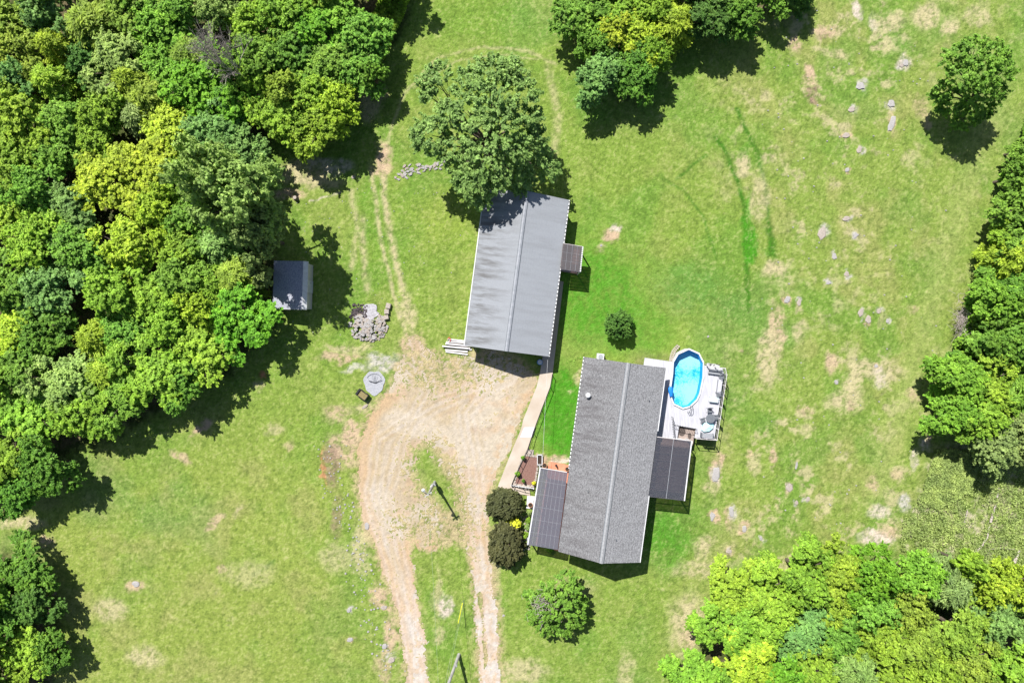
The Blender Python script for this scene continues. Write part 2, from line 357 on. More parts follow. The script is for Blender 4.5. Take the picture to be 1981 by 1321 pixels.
# smooth green band round the buildings
for b_ in [(1085, 800, 50, 110, 'lush', .8), (1150, 570, 110, 120, 'lush', .5), (1240, 640, 70, 60, 'lush', .35), (1290, 1050, 50, 60, 'lush', .4), (1340, 560, 90, 60, 'teal', .35), (1300, 1010, 70, 60, 'lush', .22), (720, 400, 34, 120, 'lush', .22), (850, 420, 90, 60, 'yel', .2),
           (930, 40, 150, 50, 'lush', .14), (1210, 200, 120, 60, 'teal', .12), (1450, 480, 14, 34, 'lush', .85), (1448, 430, 11, 60, 'lush', .55), (1490, 480, 13, 18, 'lush', .5), (1440, 300, 12, 30, 'lush', .35)]: blob(*b_, br=.2)
for s_ in [([(1385, 265), (1405, 300), (1428, 350), (1440, 400), (1445, 520), (1447, 600)], 8, 'dgreen', .75), ([(1425, 215), (1440, 245), (1462, 290), (1478, 350), (1487, 420), (1492, 490)], 9, 'dgreen', .7), ([(1442, 430), (1449, 500)], 16, 'lush', .8),
           ([(1280, 345), (1325, 370), (1360, 420), (1385, 500)], 6, 'dgreen', .5), ([(1310, 345), (1340, 318), (1365, 300)], 7, 'dgreen', .55), ([(1485, 440), (1500, 495)], 13, 'dgreen', .5), ([(490, 1110), (530, 1085)], 8, 'dgreen', .4)]: stroke(*s_, br=.3, soft=1.2)
# pale vehicle tracks
for s_ in [([(742, 290), (742, 380), (757, 460), (775, 540), (800, 650)], 11, 'dry', .6), ([(718, 330), (728, 400), (740, 480), (760, 560), (785, 650)], 8, 'dry', .5),
           ([(745, 290), (780, 180), (850, 110), (940, 90), (1020, 98), (1075, 125)], 6, 'dry', .35), ([(700, 420), (705, 520), (712, 560)], 12, 'dry', .45), ([(800, 170), (880, 120), (960, 105), (1040, 115)], 4, 'dry', .3),
           ([(680, 370), (690, 440), (680, 520)], 10, 'dry', .4), ([(600, 390), (640, 380), (660, 372)], 3, 'sand', .5), ([(1060, 130), (1080, 220), (1075, 290)], 14, 'dry', .35)]: stroke(*s_)
for b_ in [(740, 310, 20, 34, 'dirt', .8), (735, 330, 26, 20, 'dirt', .5), (590, 335, 60, 24, 'dry', .8), (560, 375, 40, 14, 'dirt', .6), (640, 320, 50, 16, 'sand', .5), (630, 355, 40, 12, 'dry', .5),
           (715, 200, 24, 40, 'dry', .6), (740, 180, 14, 20, 'dirt', .5), (1180, 455, 18, 14, 'dirt', .75), (1190, 440, 12, 8, 'sand', .6), (1165, 480, 10, 10, 'dry', .4),
           (1500, 640, 18, 60, 'dirt', .55), (1487, 690, 24, 70, 'dry', .65), (1500, 520, 28, 20, 'dry', .7), (1440, 320, 16, 26, 'dry', .6), (1470, 380, 20, 60, 'dry', .45), (1545, 600, 12, 12, 'dry', .5), (1550, 640, 18, 20, 'dry', .5),
           (1385, 915, 14, 26, 'dirt', .9), (1390, 890, 14, 20, 'dirt', .6), (1375, 945, 16, 10, 'dry', .6), (1380, 1000, 12, 14, 'dirt', .6), (1410, 1000, 10, 26, 'dirt', .55), (1440, 1020, 12, 14, 'dirt', .6), (1360, 1060, 22, 30, 'dry', .6), (1410, 1066, 16, 10, 'dirt', .5),
           (1350, 1100, 60, 20, 'dry', .5), (1330, 1210, 40, 70, 'dry', .6), (1335, 1235, 24, 24, 'dirt', .3), (1460, 900, 16, 24, 'dry', .5), (1450, 880, 12, 8, 'dirt', .4), (1497, 880, 10, 16, 'dirt', .5), (1527, 943, 11, 14, 'dirt', .7), (1690, 935, 12, 20, 'dirt', .45), (1730, 915, 14, 12, 'dirt', .4),
           (1575, 185, 13, 24, 'brown', .65), (1565, 145, 14, 20, 'dirt', .7), (1600, 60, 30, 14, 'dirt', .6), (1540, 85, 14, 24, 'dirt', .6), (1590, 70, 14, 10, 'brown', .4), (1660, 20, 10, 20, 'sand', .6), (1690, 45, 10, 20, 'sand', .5),
           (1790, 30, 30, 26, 'dry', .7), (1840, 50, 20, 20, 'dry', .6), (1700, 90, 20, 12, 'dry', .6), (1750, 120, 18, 14, 'sand', .6), (1720, 45, 40, 20, 'dry', .5), (1890, 30, 30, 20, 'dry', .5), (1620, 110, 20, 10, 'dry', .5), (1780, 210, 16, 24, 'dirt', .45), (1790, 240, 12, 12, 'dirt', .4),
           (1710, 720, 40, 24, 'dry', .6), (1650, 740, 20, 60, 'dry', .6), (1610, 700, 18, 20, 'dirt', .55), (1670, 710, 24, 16, 'dry', .6), (1620, 780, 24, 20, 'dry', .6), (1558, 800, 20, 12, 'dirt', .5), (1770, 765, 16, 12, 'dirt', .45), (1770, 600, 14, 10, 'dirt', .35), (1640, 785, 10, 14, 'dirt', .5), (1700, 730, 12, 24, 'sand', .4),
           (1495, 880, 8, 12, 'dirt', .6), (1560, 830, 16, 10, 'dry', .4), (1435, 680, 8, 6, 'dirt', .4), (1700, 1040, 40, 16, 'sand', .75), (1725, 1030, 24, 12, 'dirt', .5), (1700, 990, 24, 14, 'sand', .5), (1755, 975, 14, 22, 'rock', .7), (1770, 885, 10, 24, 'sand', .6), (1790, 860, 12, 16, 'sand', .6), (1800, 850, 8, 10, 'dirt', .5),
           (90, 1048, 18, 14, 'dirt', .65), (262, 1130, 22, 16, 'dirt', .55), (385, 828, 28, 9, 'dirt', .8, -40), (350, 880, 26, 10, 'dirt', .5, 30), (415, 1010, 24, 9, 'dirt', .5, -35), (460, 990, 18, 8, 'dry', .5, -50), (508, 722, 8, 7, 'red', .6), (500, 745, 14, 12, 'dry', .5), (280, 1270, 40, 24, 'dry', .5), (210, 1180, 40, 26, 'dry', .5),
           (560, 860, 14, 10, 'dirt', .35), (530, 830, 24, 12, 'dry', .4), (430, 1100, 10, 8, 'dirt', .4), (650, 1080, 40, 30, 'dry', .35), (480, 1110, 60, 30, 'dry', .3), (40, 1010, 50, 16, 'dry', .6),
           (660, 870, 30, 40, 'dirt', .6), (650, 800, 30, 20, 'dirt', .5), (640, 900, 20, 50, 'brown', .5), (650, 1000, 14, 50, 'brown', .4), (680, 840, 20, 30, 'dirt', .7), (700, 1060, 20, 60, 'dry', .5), (735, 1150, 20, 30, 'dirt', .6), (755, 1230, 16, 60, 'dirt', .6), (740, 1290, 20, 30, 'dirt', .45), (625, 900, 5, 40, 'red', .5),
           (860, 1170, 16, 26, 'sand', .6), (850, 1230, 14, 20, 'dry', .5), (845, 1150, 10, 60, 'dry', .4),
           (660, 690, 50, 12, 'dirt', .55), (650, 672, 30, 8, 'dry', .5), (740, 700, 40, 18, 'rock', .75), (690, 715, 34, 8, 'rock', .5), (690, 672, 40, 12, 'dry', .5), (790, 672, 18, 28, 'dirt', .75), (790, 600, 16, 40, 'dry', .5), (700, 790, 30, 14, 'dry', .5), (880, 720, 50, 20, 'dry', .6), (985, 740, 30, 14, 'dirt', .6),
           (1060, 888, 40, 9, 'dirt', .9), (1085, 895, 30, 8, 'sand', .6), (1118, 735, 10, 20, 'dry', .5), (1100, 765, 10, 5, 'dry', .4),
           (1260, 740, 60, 60, 'brown', .4), (1100, 1140, 60, 26, 'dry', .25), (1010, 1300, 60, 30, 'dry', .5), (1210, 1300, 20, 50, 'dry', .4), (960, 1140, 14, 60, 'dry', .3)]: blob(*b_)
ROCKS = [(1664, 167, 11, 10, 'bow shaped white rock left of the single right hand tree'), (1724, 201, 9, 10, 'round grey rock at the head of the tall rock pair'), (1725, 240, 8, 20, 'long grey rock just below the round one'),
          (1647, 212, 8, 7, 'small grey rock on a tan patch below the bow shaped rock'), (1637, 262, 9, 6, 'flat reddish rock in the upper right field'), (1662, 290, 6, 9, 'narrow buff rock beneath the flat reddish one'), (1639, 329, 6, 5, 'small bluish rock alone below the buff one'),
          (1590, 452, 9, 14, 'large pale upright rock in the middle of the right field'), (1637, 423, 9, 6, 'speckled rock to the right and above the large pale one'), (1655, 455, 6, 7, 'dull brown rock right of the large pale one'), (1614, 496, 6, 9, 'faint grey rock below the large pale one'),
          (1638, 530, 6, 6, 'small light rock beside a second small one below the faint grey rock'), (1603, 547, 6, 5, 'small grey rock left of the light one'), (1523, 580, 7, 9, 'white diamond shaped rock right of the lush green streak'), (1546, 585, 5, 8, 'pinkish rock right of the diamond shaped one'),
          (1665, 605, 6, 9, 'dull slanting rock left of the bright oval one'), (1680, 618, 7, 9, 'bright oval rock in a cluster of three'), (1700, 602, 5, 6, 'small white rock topmost of the cluster of three'), (1717, 621, 4, 6, 'tiny pale rock right of the cluster of three'),
          (1695, 708, 5, 5, 'bluish small rock among the tan patches'), (1618, 739, 5, 5, 'pale blue rock left of a tan band'), (1752, 122, 7, 9, 'grey rock nearest the left of the single right hand tree'), (1744, 127, 5, 5, 'small rock touching a larger grey one left of the single tree'),
          (1385, 918, 10, 18, 'broad bare white rock patch east of the dark canopy'), (1378, 998, 6, 10, 'pinkish rock below and left of the covered deck shadow'), (1415, 990, 6, 13, 'tall reddish grey rock in the lower field'), (1440, 1023, 6, 8, 'brownish rock right of the tall reddish one'),
          (1527, 943, 8, 9, 'grey speckled rock in the centre of the lower right field'), (1563, 965, 5, 6, 'slim pale rock right of the speckled one'), (1541, 972, 4, 5, 'small round rock below the speckled one'), (1541, 900, 3, 9, 'thin white sliver of rock above the speckled one'), (1410, 1066, 7, 5, 'flat pink rock near the lower right wood'),
          (1472, 1041, 4, 5, 'small whitish rock right of the brownish one'), (263, 1129, 9, 7, 'single white rock on a bare patch in the lower left field'), (677, 1237, 8, 5, 'white boulder in the grass left of the lower drive'), (675, 1180, 5, 6, 'small boulder above the white one left of the lower drive'), (744, 1250, 7, 6, 'grey boulder on the left shoulder of the drive'),
          (757, 1276, 8, 7, 'lowest pale boulder on the left shoulder of the drive'), (742, 1175, 7, 5, 'pale boulder on the left shoulder, higher than the others'), (710, 1017, 6, 8, 'white rock at the left edge of the drive beside the orange bank'), (1370, 651, 3, 2.5, 'tiny white stone on the lawn above the pool'),
          (1163, 475, 3, 3, 'small white stone at the foot of the bare patch east of the garage'), (683, 343, 4, 4, 'small grey stone at the tip of the wood shadow'), (974, 1190, 3, 3, 'tiny pale stone left of the round tree near the house')]
for a in ROCKS:
    if a[2] > 3.5: blob(a[0]+1, a[1]-1, a[2]*1.2, a[3]*1.2, 'rock' if (a[0]+a[1]) % 3 else 'dirt', .6, br=.6)
# woodland floor
WOODS = [[(-400, -400), (830, -400), (790, 20), (720, 140), (615, 235), (520, 265), (490, 320), (535, 480), (540, 620), (440, 720), (300, 800), (120, 880), (20, 950), (-400, 960)],
         [(-400, 1060), (60, 1070), (110, 1180), (100, 1480), (-400, 1480)], [(1110, -300), (1570, -300), (1530, 10), (1340, 60), (1230, 190), (1160, 180), (1100, 60)],
         [(1400, 1130), (1680, 1090), (1981, 1110), (2600, 1100), (2600, 1600), (1330, 1600), (1350, 1290)], [(2300, 200), (1965, 330), (1900, 520), (1870, 620), (1830, 740), (1860, 820), (1980, 860), (2300, 900)]]
wm = np.zeros(X.shape)
for p_ in WOODS: wm = np.maximum(wm, 1-sstep(-14, 14, poly_sd(X, Y, p_)+(n_sm-.5)*50))
wc = mixa(C(.05, .06, .02)+0*col, C(.12, .085, .055)+0*col, sstep(.4, .6, n_sm))
col = mixa(col, wc, wm*.9)
# rough meadow bottom right
MEADOW = [(1830, 860), (1800, 870), (1775, 960), (1740, 1010), (1735, 1080), (1800, 1110), (2300, 1120), (2300, 880)]
mm = 1-sstep(-8, 12, poly_sd(X, Y, MEADOW)+(n_sm-.5)*24)
mc = mixa(C(.16, .22, .05)+0*col, C(.38, .34, .24)+0*col, sstep(.45, .65, n_sm*.5+n_f2*.5))
col = mixa(col, mc, mm*.85)
ISL0 = np.minimum(poly_sd(X, Y, [(803, 868), (835, 862), (850, 890), (868, 915), (888, 950), (890, 1015), (878, 1000), (858, 985), (835, 960), (808, 945), (797, 905)]), poly_sd(X, Y, [(798, 1075), (840, 1060), (905, 1060), (930, 1500), (840, 1500)]))
dsp = 1-sstep(-6, 8, poly_sd(X, Y, DRIVE))
col = mixa(col, C(.25, .225, .11)+0*col, dsp*.65*sstep(-14, 10, ISL0+n_warp*20))
# sandy halo round the drive
dd = poly_sd(X, Y, DRIVE)+n_warp*16
col = mixa(col, C(.4, .31, .19)+0*col, (1-sstep(0, 22, dd))*.75*sstep(.4, .56, n_f2)*sstep(-30, 12, ISL0+n_warp*20))
lushm = np.clip(1-sstep(120, 330, np.hypot((X-1140)*1.1, (Y-720)*.75)+(n_mid-.5)*120), 0, 1)
col = mixa(col, C(.36, .335, .16)+0*col, sstep(.56, .74, n_fine)*.32*(1-wm)*(1-.75*lushm))
col = mixa(col, C(.085, .19, .032)+0*col, sstep(.50, .28, n_fine)*.3*(1-wm)) if False else mixa(col, C(.065, .13, .02)+0*col, (1-sstep(.26, .46, n_fine))*.36*(1-.5*lushm))
col = np.clip(col*(0.72+.5*n_fine+.3*(n_f2-.5)+.2*(n_sm-.5)+.15*(_hash(np.round(X/2), np.round(Y/2), 77)-.5))[..., None], 0.004, .9)
bumpz = np.where((np.abs(X) < 3000), (n_sm-.5)*.05+(n_fine-.5)*.05, 0)-.03

def grid_mesh(name, mt, keep=None, dz=0., colr=None, zb=None, kind=None):
    ny, nx = X.shape; F = (H)/H
    wx = (X-PW/2)*S; wy = (PH/2-Y)*S; wz = (bumpz if zb is None else zb)+dz
    idx = np.arange(nx*ny).reshape(ny, nx)
    q = np.stack([idx[1:, :-1], idx[1:, 1:], idx[:-1, 1:], idx[:-1, :-1]], -1).reshape(-1, 4)
    vs = np.stack([wx, wy, wz], -1).reshape(-1, 3); cc = (col if colr is None else colr).reshape(-1, 3)
    if keep is not None:
        q = q[keep.reshape(-1)]; u, inv = np.unique(q, return_inverse=True); q = inv.reshape(-1, 4); vs = vs[u]; cc = cc[u]
    me = bpy.data.meshes.new(name); me.vertices.add(len(vs)); me.vertices.foreach_set('co', vs.astype(np.float32).ravel())
    me.loops.add(q.size); me.loops.foreach_set('vertex_index', q.astype(np.int32).ravel())
    me.polygons.add(len(q)); me.polygons.foreach_set('loop_start', (np.arange(len(q))*4).astype(np.int32)); me.polygons.foreach_set('loop_total', np.full(len(q), 4, np.int32))
    me.update(calc_edges=True)
    a = me.color_attributes.new('Col', 'FLOAT_COLOR', 'POINT'); c4 = np.concatenate([cc, np.ones((len(cc), 1))], 1)
    a.data.foreach_set('color', c4.astype(np.float32).ravel())
    me.polygons.foreach_set('use_smooth', np.ones(len(q), bool))
    me.materials.append(mt); o = bpy.data.objects.new(name, me); COL.objects.link(o)
    if kind: o['kind'] = kind
    return o
ground = grid_mesh('ground', M['grass'], kind='structure')
# driveway: fine cells kept by a ragged mask
isl = poly_sd(X, Y, [(803, 868), (835, 860), (852, 890), (872, 915), (890, 950), (893, 1010), (886, 1060), (850, 1050), (858, 1000), (835, 960), (808, 945), (795, 905)])
cen = line_d(X, Y, [(928, 1150), (936, 1200), (941, 1290)])
cenl = line_d(X, Y, [(768, 1130), (785, 1200), (803, 1320)])
mask = poly_sd(X, Y, DRIVE)+n_warp*14+(n_f2-.5)*16+(n_fine-.5)*8
thin = sstep(0, 46, 46-isl.clip(-46, 46))  # near island thinner
mask = np.maximum(mask, np.where(Y < 1090, -isl+(n_fine-.5)*80+(n_f2-.5)*70+12+10*sstep(1000, 1060, Y), -99))
mask = np.maximum(mask, 34-np.hypot((X-835)*.5, Y-1010)*.9+(n_fine-.5)*150-12)
mask = mask + 14*(1-sstep(4, 8, cen+(n_f2-.5)*7)) + 6*(1-sstep(1, 5, cenl+(n_f2-.5)*14))*(Y > 1120)
mask = np.maximum(mask, 30-np.hypot((X-868)*.42, Y-715)*.8+(n_fine-.5)*130-6)
mask = np.maximum(mask, 22-np.abs(Y-690)*.5+(n_fine-.5)*110-14)*1.0
mask = np.maximum(mask, (n_fine-.5)*120+(n_f2-.5)*60-38)
keep = (mask[:-1, :-1] < 0) & (X[:-1, :-1] > -150) & (np.abs(X[:-1, :-1]-900) < 400) & (Y[:-1, :-1] < 1478)
dc = C(.385, .312, .212)+0*col
dc = mixa(dc, C(.45, .395, .32)+0*col, sstep(.4, .6, fbm(X, Y, 70, 4, 31))*.75)
dc = mixa(dc, C(.48, .445, .41)+0*col, sstep(1040, 1200, Y)*.8)
dc = mixa(dc, C(.44, .29, .16)+0*col, (1-sstep(2, 26, np.abs(poly_sd(X, Y, DRIVE)+n_warp*30+4)))*.55*((X < 800) | (n_sm > .5))*(Y > 760))
dc = mixa(dc, C(.43, .30, .19)+0*col, sstep(.52, .7, fbm(X, Y, 34, 5, 35))*.5)
dc = mixa(dc, C(.45, .36, .2)+0*col, (sstep(.6, .7, n_fine)*.5+0*X)*(1-sstep(10, 60, isl)))
dc = mixa(dc, C(.25, .19, .11)+0*col, sstep(.72, .8, n_fine)*.6)
rut = np.minimum(line_d(X, Y, [(800, 655), (830, 760), (770, 860), (745, 960), (775, 1100), (815, 1320)]), np.minimum(line_d(X, Y, [(960, 720), (900, 800), (920, 900), (925, 1000), (940, 1150), (950, 1320)]), line_d(X, Y, [(985, 730), (850, 780), (735, 850), (720, 960), (760, 1100), (795, 1320)])))+n_warp*8
rl_ = .5+.5*np.sin(rut*.42+n_mid*4)
dc = mixa(dc, C(.48, .43, .395)+0*col, (1-sstep(0, 42, rut))*rl_*.4)
dc = mixa(dc, C(.36, .28, .18)+0*col, (1-sstep(0, 60, rut))*(1-rl_)*.12)
dc = np.clip(dc*(.73+.40*n_fine+.2*(n_f2-.5)+.14*(_hash(np.round(X/2), np.round(Y/2), 78)-.5))[..., None], .01, .95)
drive = grid_mesh('gravel_driveway', M['gravel'], keep, .006, dc, kind='structure')

# ------------------------------------------------------------------ building frame helper
class Frame:
    def __init__(s, nw, ne, se, sw, z):
        q = [P(*p, z) for p in (nw, ne, se, sw)]
        s.c = sum(q, Vector())/4; n = (q[0]+q[1])/2; so = (q[2]+q[3])/2
        u = n-so; s.L = u.length/2; u.normalize(); s.ang = math.atan2(u.y, u.x)-math.pi/2
        v = Vector((u.y, -u.x, 0)); s.W = ((q[1]-q[0]).dot(v)+(q[2]-q[3]).dot(v))/4; s.c.z = 0
        s.m = (Matrix.Translation(s.c) @ Matrix.Rotation(s.ang, 4, 'Z')).inverted()
    def l(s, px, py, z=0): return s.m @ P(px, py, z)

def gable_building(fr, e, ze, rise, over, roofm, wallm, t=.14, skirt=0):
    W, L_, = fr.W, fr.L; zr = ze+rise
    mb = MB()
    for sgn in (-1, 1):
        a = [(sgn*W, -L_, ze), (0, -L_, zr), (0, L_, zr), (sgn*W, L_, ze)]
        if sgn > 0: a = a[::-1]
        mb.slab(a[::-1] if sgn < 0 else a[::-1], t)
    mb = MB()
    prof = [(-W, ze), (0, zr), (W, ze), (W, ze-t), (0, zr-t), (-W, ze-t)]
    vs = [(x, -L_, z) for x, z in prof]+[(x, L_, z) for x, z in prof]
    mb.add(vs, [(0, 1, 7, 6), (1, 2, 8, 7), (2, 3, 9, 8), (3, 4, 10, 9), (4, 5, 11, 10), (5, 0, 6, 11), (5, 4, 1, 0), (4, 3, 2, 1), (6, 7, 10, 11), (7, 8, 9, 10)])
    roof = mb.build('roof', roofm, e)
    w_ = W-over; l_ = L_-over; zt = ze+rise*(over/W)-t-.02
    mb = MB()
    pr = [(-w_, skirt), (w_, skirt), (w_, zt), (0, zr-t-.03), (-w_, zt)]
    n = len(pr)
    mb.add([(x, -l_, z) for x, z in pr]+[(x, l_, z) for x, z in pr], [tuple(range(n)), tuple(range(2*n-1, n-1, -1))]+[(i, i+n, (i+1) % n+n, (i+1) % n) for i in range(n)])
    wall = mb.build('wall', wallm, e)
    return roof, wall, w_, l_
def window(e, x, y, z, wd, ht, axis):
    d = (wd, .08, ht) if axis == 'y' else (.08, wd, ht)
    f = MB().box((x, y, z), d).build('window', M['white'], e)
    g = (wd-.14, .1, ht-.14) if axis == 'y' else (.1, wd-.14, ht-.14)
    MB().box((x, y, z), g).build('pane', M['glass'], f)
def ridge_cap(roof, W, L_, zr, rise, w=.22, m=None):
    mb = MB(); s = rise/W
    for sg in (-1, 1):
        mb.add([(0, -L_-.01, zr+.05), (sg*w, -L_-.01, zr+.05-w*s), (sg*w, L_+.01, zr+.05-w*s), (0, L_+.01, zr+.05), (0, -L_-.01, zr-.02), (sg*w, -L_-.01, zr-.02-w*s), (sg*w, L_+.01, zr-.02-w*s), (0, L_+.01, zr-.02)],
               [(0, 1, 2, 3), (7, 6, 5, 4), (1, 5, 6, 2), (0, 4, 5, 1), (3, 2, 6, 7)])
    rc = mb.build('ridge_cap', m or M['trim'], roof)
    for sg in (-1, 1):
        mb = MB(); mb.add([(sg*w, -L_, zr+.05-w*s), (sg*(w+.06), -L_, zr+.03-(w+.06)*s), (sg*(w+.06), L_, zr+.03-(w+.06)*s), (sg*w, L_, zr+.05-w*s)], [(0, 1, 2, 3) if sg > 0 else (3, 2, 1, 0)])
        mb.build('cap_edge', M['greyframe'], rc)
    return rc
def gutter(e, x, y0, y1, z, m=None, brackets=True, name='gutter'):
    sg = 1 if x > 0 else -1
    g = MB().box((x+sg*.07, (y0+y1)/2, z-.09), (.10, y1-y0, .11)).build(name, m or M['white'], e)
    if brackets:
        mb = MB(); n = int((y1-y0)/.42)
        for i in range(n): mb.box((x+sg*.075, y0+(i+.5)*(y1-y0)/n, z-.028), (.13, .12, .012))
        mb.build('gutter_hanger', M['black'], g)['kind'] = 'stuff'
    return g

# ------------------------------------------------------------------ house
fh = Frame((1131, 690), (1288, 712), (1237, 1090), (1080, 1064), 4.0)
house = empty('house', fh.c, fh.ang, 'long single storey house with weathered grey shingle roof beside the swimming pool', 'house')
zeh, rh = 4.0, 2.2
roof, wall, hw, hl = gable_building(fh, house, zeh, rh, .4, M['roof_house'], M['siding'], skirt=.7)
MB().box((0, 0, .35), (2*hw-.06, 2*hl-.06, .7)).build('foundation', M['brick'], house)
ridge_cap(roof, fh.W, fh.L, zeh+rh, rh, .2, mat('ridge shingles', (.22, .225, .235), .9, (.30, .305, .32), 6))
gutter(house, -fh.W, -fh.L+9.2, fh.L, zeh)
gutter(house, fh.W, -fh.L, -fh.L+7.4, zeh, brackets=False); gutter(house, fh.W, -fh.L+14.6, fh.L, zeh, brackets=False)
for yy in (-8, -3.5, 3, 8): window(house, -hw-.02, yy, 2.6, 1.2, 1.1, 'x')
for yy in (-9.5, -2, 2.2, 6.5): window(house, hw+.02, yy, 2.9, 1.2, 1.1, 'x')
window(house, -2, -hl-.02, 2.5, 1.2, 1.1, 'y'); window(house, 2, hl+.02, 2.5, 1.2, 1.1, 'y')
d_ = MB().box((-hw-.03, .2, 1.75), (.07, .95, 2.05)).build('door', M['white'], house); MB().box((-hw-.09, .5, 1.75), (.06, .05, .14)).build('handle', M['black'], d_)
v = fh.l(1137, 764, zeh+.5)
zz = zeh+rh*(1-abs(v.x)/fh.W)
vent = MB().cyl((v.x, v.y, zz-.1), .14, .65, 14).build('vent_pipe', M['white'], roof)
MB().lathe((v.x, v.y, zz+.5), [(.27, 0), (.29, .05), (.22, .14), (.05, .19)], 18).build('vent_cap', M['white'], vent)
# small pipe vents
for px, py in ((1256, 774), (1190, 1040), (1137, 950)):
    v = fh.l(px, py, 5); zz = zeh+rh*(1-abs(v.x)/fh.W)
    MB().cyl((v.x, v.y, zz-.05), .05, .3, 10).build('plumbing_vent', M['greyframe'], roof)

# porch canopies (things: attached parts of the house)
def canopy(e, fr, corners, z_in, z_out, m, name, grid_n=0, grid_m=0, side='w', ridge=False, beam=True, zfloor=.2):
    # corners NW NE SE SW in photo px
    zs = [z_out, z_in, z_in, z_out] if side == 'w' else [z_in, z_out, z_out, z_in]
    q = [fr.l(*c, z) for c, z in zip(corners, zs)]
    mb = MB().slab([q[3], q[2], q[1], q[0]], .03); can = mb.build(name, m, e)
    def pt(a, b): # a: W->E, b: N->S
        return (q[0]*(1-a)+q[1]*a)*(1-b)+(q[3]*(1-a)+q[2]*a)*b
    up = Vector((0, 0, .02)); dn = Vector((0, 0, -.12))
    mb = MB()
    for i in range(1, grid_n): mb.tube(pt(i/grid_n, 0)+up*.6, pt(i/grid_n, 1)+up*.6, .014, n=5)
    for j in range(1, grid_m): mb.tube(pt(0, j/grid_m)+up*.4, pt(1, j/grid_m)+up*.4, .010, n=5)
    if mb.v: mb.build('panel_joint', M['trim'], can)
    mb = MB()
    for j in range(0, 9): mb.tube(pt(.02, j/8)+dn, pt(.98, j/8)+dn, .05, n=6)
    mb.build('rafter', M['wood'], can)
    o0, o1 = (pt(0, 0), pt(0, 1)) if side == 'w' else (pt(1, 0), pt(1, 1))
    if beam:
        mb = MB(); d = (o1-o0); mb.box(((o0+o1)/2)+Vector((0, 0, -.05)), (.13, d.length+.05, .14), rz=math.atan2(d.y, d.x)-math.pi/2); mb.build('edge_beam', M['white'], can)
    for k in (0.01, .5, .99):
        p = o0*(1-k)+o1*k; MB().box((p.x, p.y, (p.z-.12)/2), (.12, .12, p.z-.12)).build('post', M['white'], e)
    if ridge:
        a, b_ = pt(.5, 0)+up*2, pt(.5, 1)+up*2; MB().tube(a, b_, .03, n=6).build('ridge_strip', M['trim'], can)
    return can, pt
cw, ptw = canopy(house, fh, [(1045, 905), (1098, 914), (1079, 1063), (1021, 1053)], 3.78, 3.1, M['canopy_w'], 'porch_canopy', 7, 6, 'w')
ce, pte = canopy(house, fh, [(1268, 845), (1338, 853), (1324, 968), (1253, 960)], 3.82, 3.7, M['canopy_e'], 'deck_canopy', 0, 0, 'e', ridge=True)
# porch floor of the west side, deck floor on the east
q = [fh.l(*c, .25) for c in [(1062, 893), (1104, 900), (1085, 1066), (1036, 1054)]]
q[1].x = -hw-.02; q[2].x = -hw-.02
MB().prism([(p.x, p.y) for p in q], .0, .25).build('porch_floor', M['terracotta'], house)
q = [fh.l(*c, 1.6) for c in [(1262, 842), (1336, 851), (1316, 950), (1250, 942)]]; q[0].x = q[3].x = hw+.02
MB().prism([(p.x, p.y) for p in q], 1.45, 1.6).build('deck_floor', M['deckbrown'], house)
mb = MB()
for k in range(12):
    a = q[1]*(1-k/11)+q[2]*(k/11); mb.box((a.x, a.y, .72), (.1, .1, 1.44))
mb.build('deck_joists_post', M['deckbrown'], house).name = 'deck_support'
# rail of the covered deck
rl = MB(); a, b_ = q[1], q[2]
rl.tube((a.x, a.y, 2.5), (b_.x, b_.y, 2.5), .035); 
for k in range(9):
    p = a.lerp(b_, k/8); rl.tube((p.x, p.y, 1.6), (p.x, p.y, 2.5), .02)
rl.build('deck_rail', M['wood'], house)

# ------------------------------------------------------------------ garage
fg = Frame((937, 368), (1102, 385), (1060, 690), (900, 668), 3.0)
garage = empty('garage', fg.c, fg.ang, 'large garage building with pale grey metal roof, half shaded by a tree at one end', 'garage')
groof, gwall, gw, gl_ = gable_building(fg, garage, 3.0, 1.8, .35, M['roof_garage'], M['siding'], skirt=0)
ridge_cap(groof, fg.W, fg.L, 4.8, 1.8, .17)
gutter(garage, fg.W, -fg.L, fg.L, 3.0); gutter(garage, -fg.W, -fg.L, fg.L, 3.0, brackets=False)
for xx in (-2.3, 2.1):
    d_ = MB().box((xx, -gl_-.03, 1.2), (3, .06, 2.3)).build('garage_door', M['white'], garage)
    MB().box((xx, -gl_-.08, .5), (.2, .05, .05)).build('handle', M['black'], d_)
for yy in (-6, -1, 5): window(garage, -gw-.02, yy, 1.7, 1, .8, 'x')
d_ = MB().box((gw+.03, 1.9, 1.05), (.06, .95, 2.05)).build('door', M['white'], garage)
MB().box((gw+.09, 2.2, 1.05), (.05, .05, .12)).build('handle', M['black'], d_)
cg, ptg = canopy(garage, fg, [(1089, 471), (1127, 477), (1122, 526), (1084, 520)], 3.3, 3.15, M['canopy_g'], 'side_canopy', 4, 3, 'e', beam=False)
o0, o1 = ptg(1, 0), ptg(1, 1); mb = MB(); n = 14
for i in range(n):
    p = o0.lerp(o1, (i+.5)/n); mb.box((p.x+.03, p.y, p.z+.01), (.14, .14, .06), rz=.02)
mb.build('edge_trim', M['white'], cg)
# timbers under the side canopy and a small floor
q = [fg.l(*c, .1) for c in [(1086, 476), (1122, 481), (1116, 530), (1080, 524)]]; q[0].x = q[3].x = gw+.03
MB().prism([(p.x, p.y) for p in q], 0, .15).build('landing', M['deckbrown'], garage)

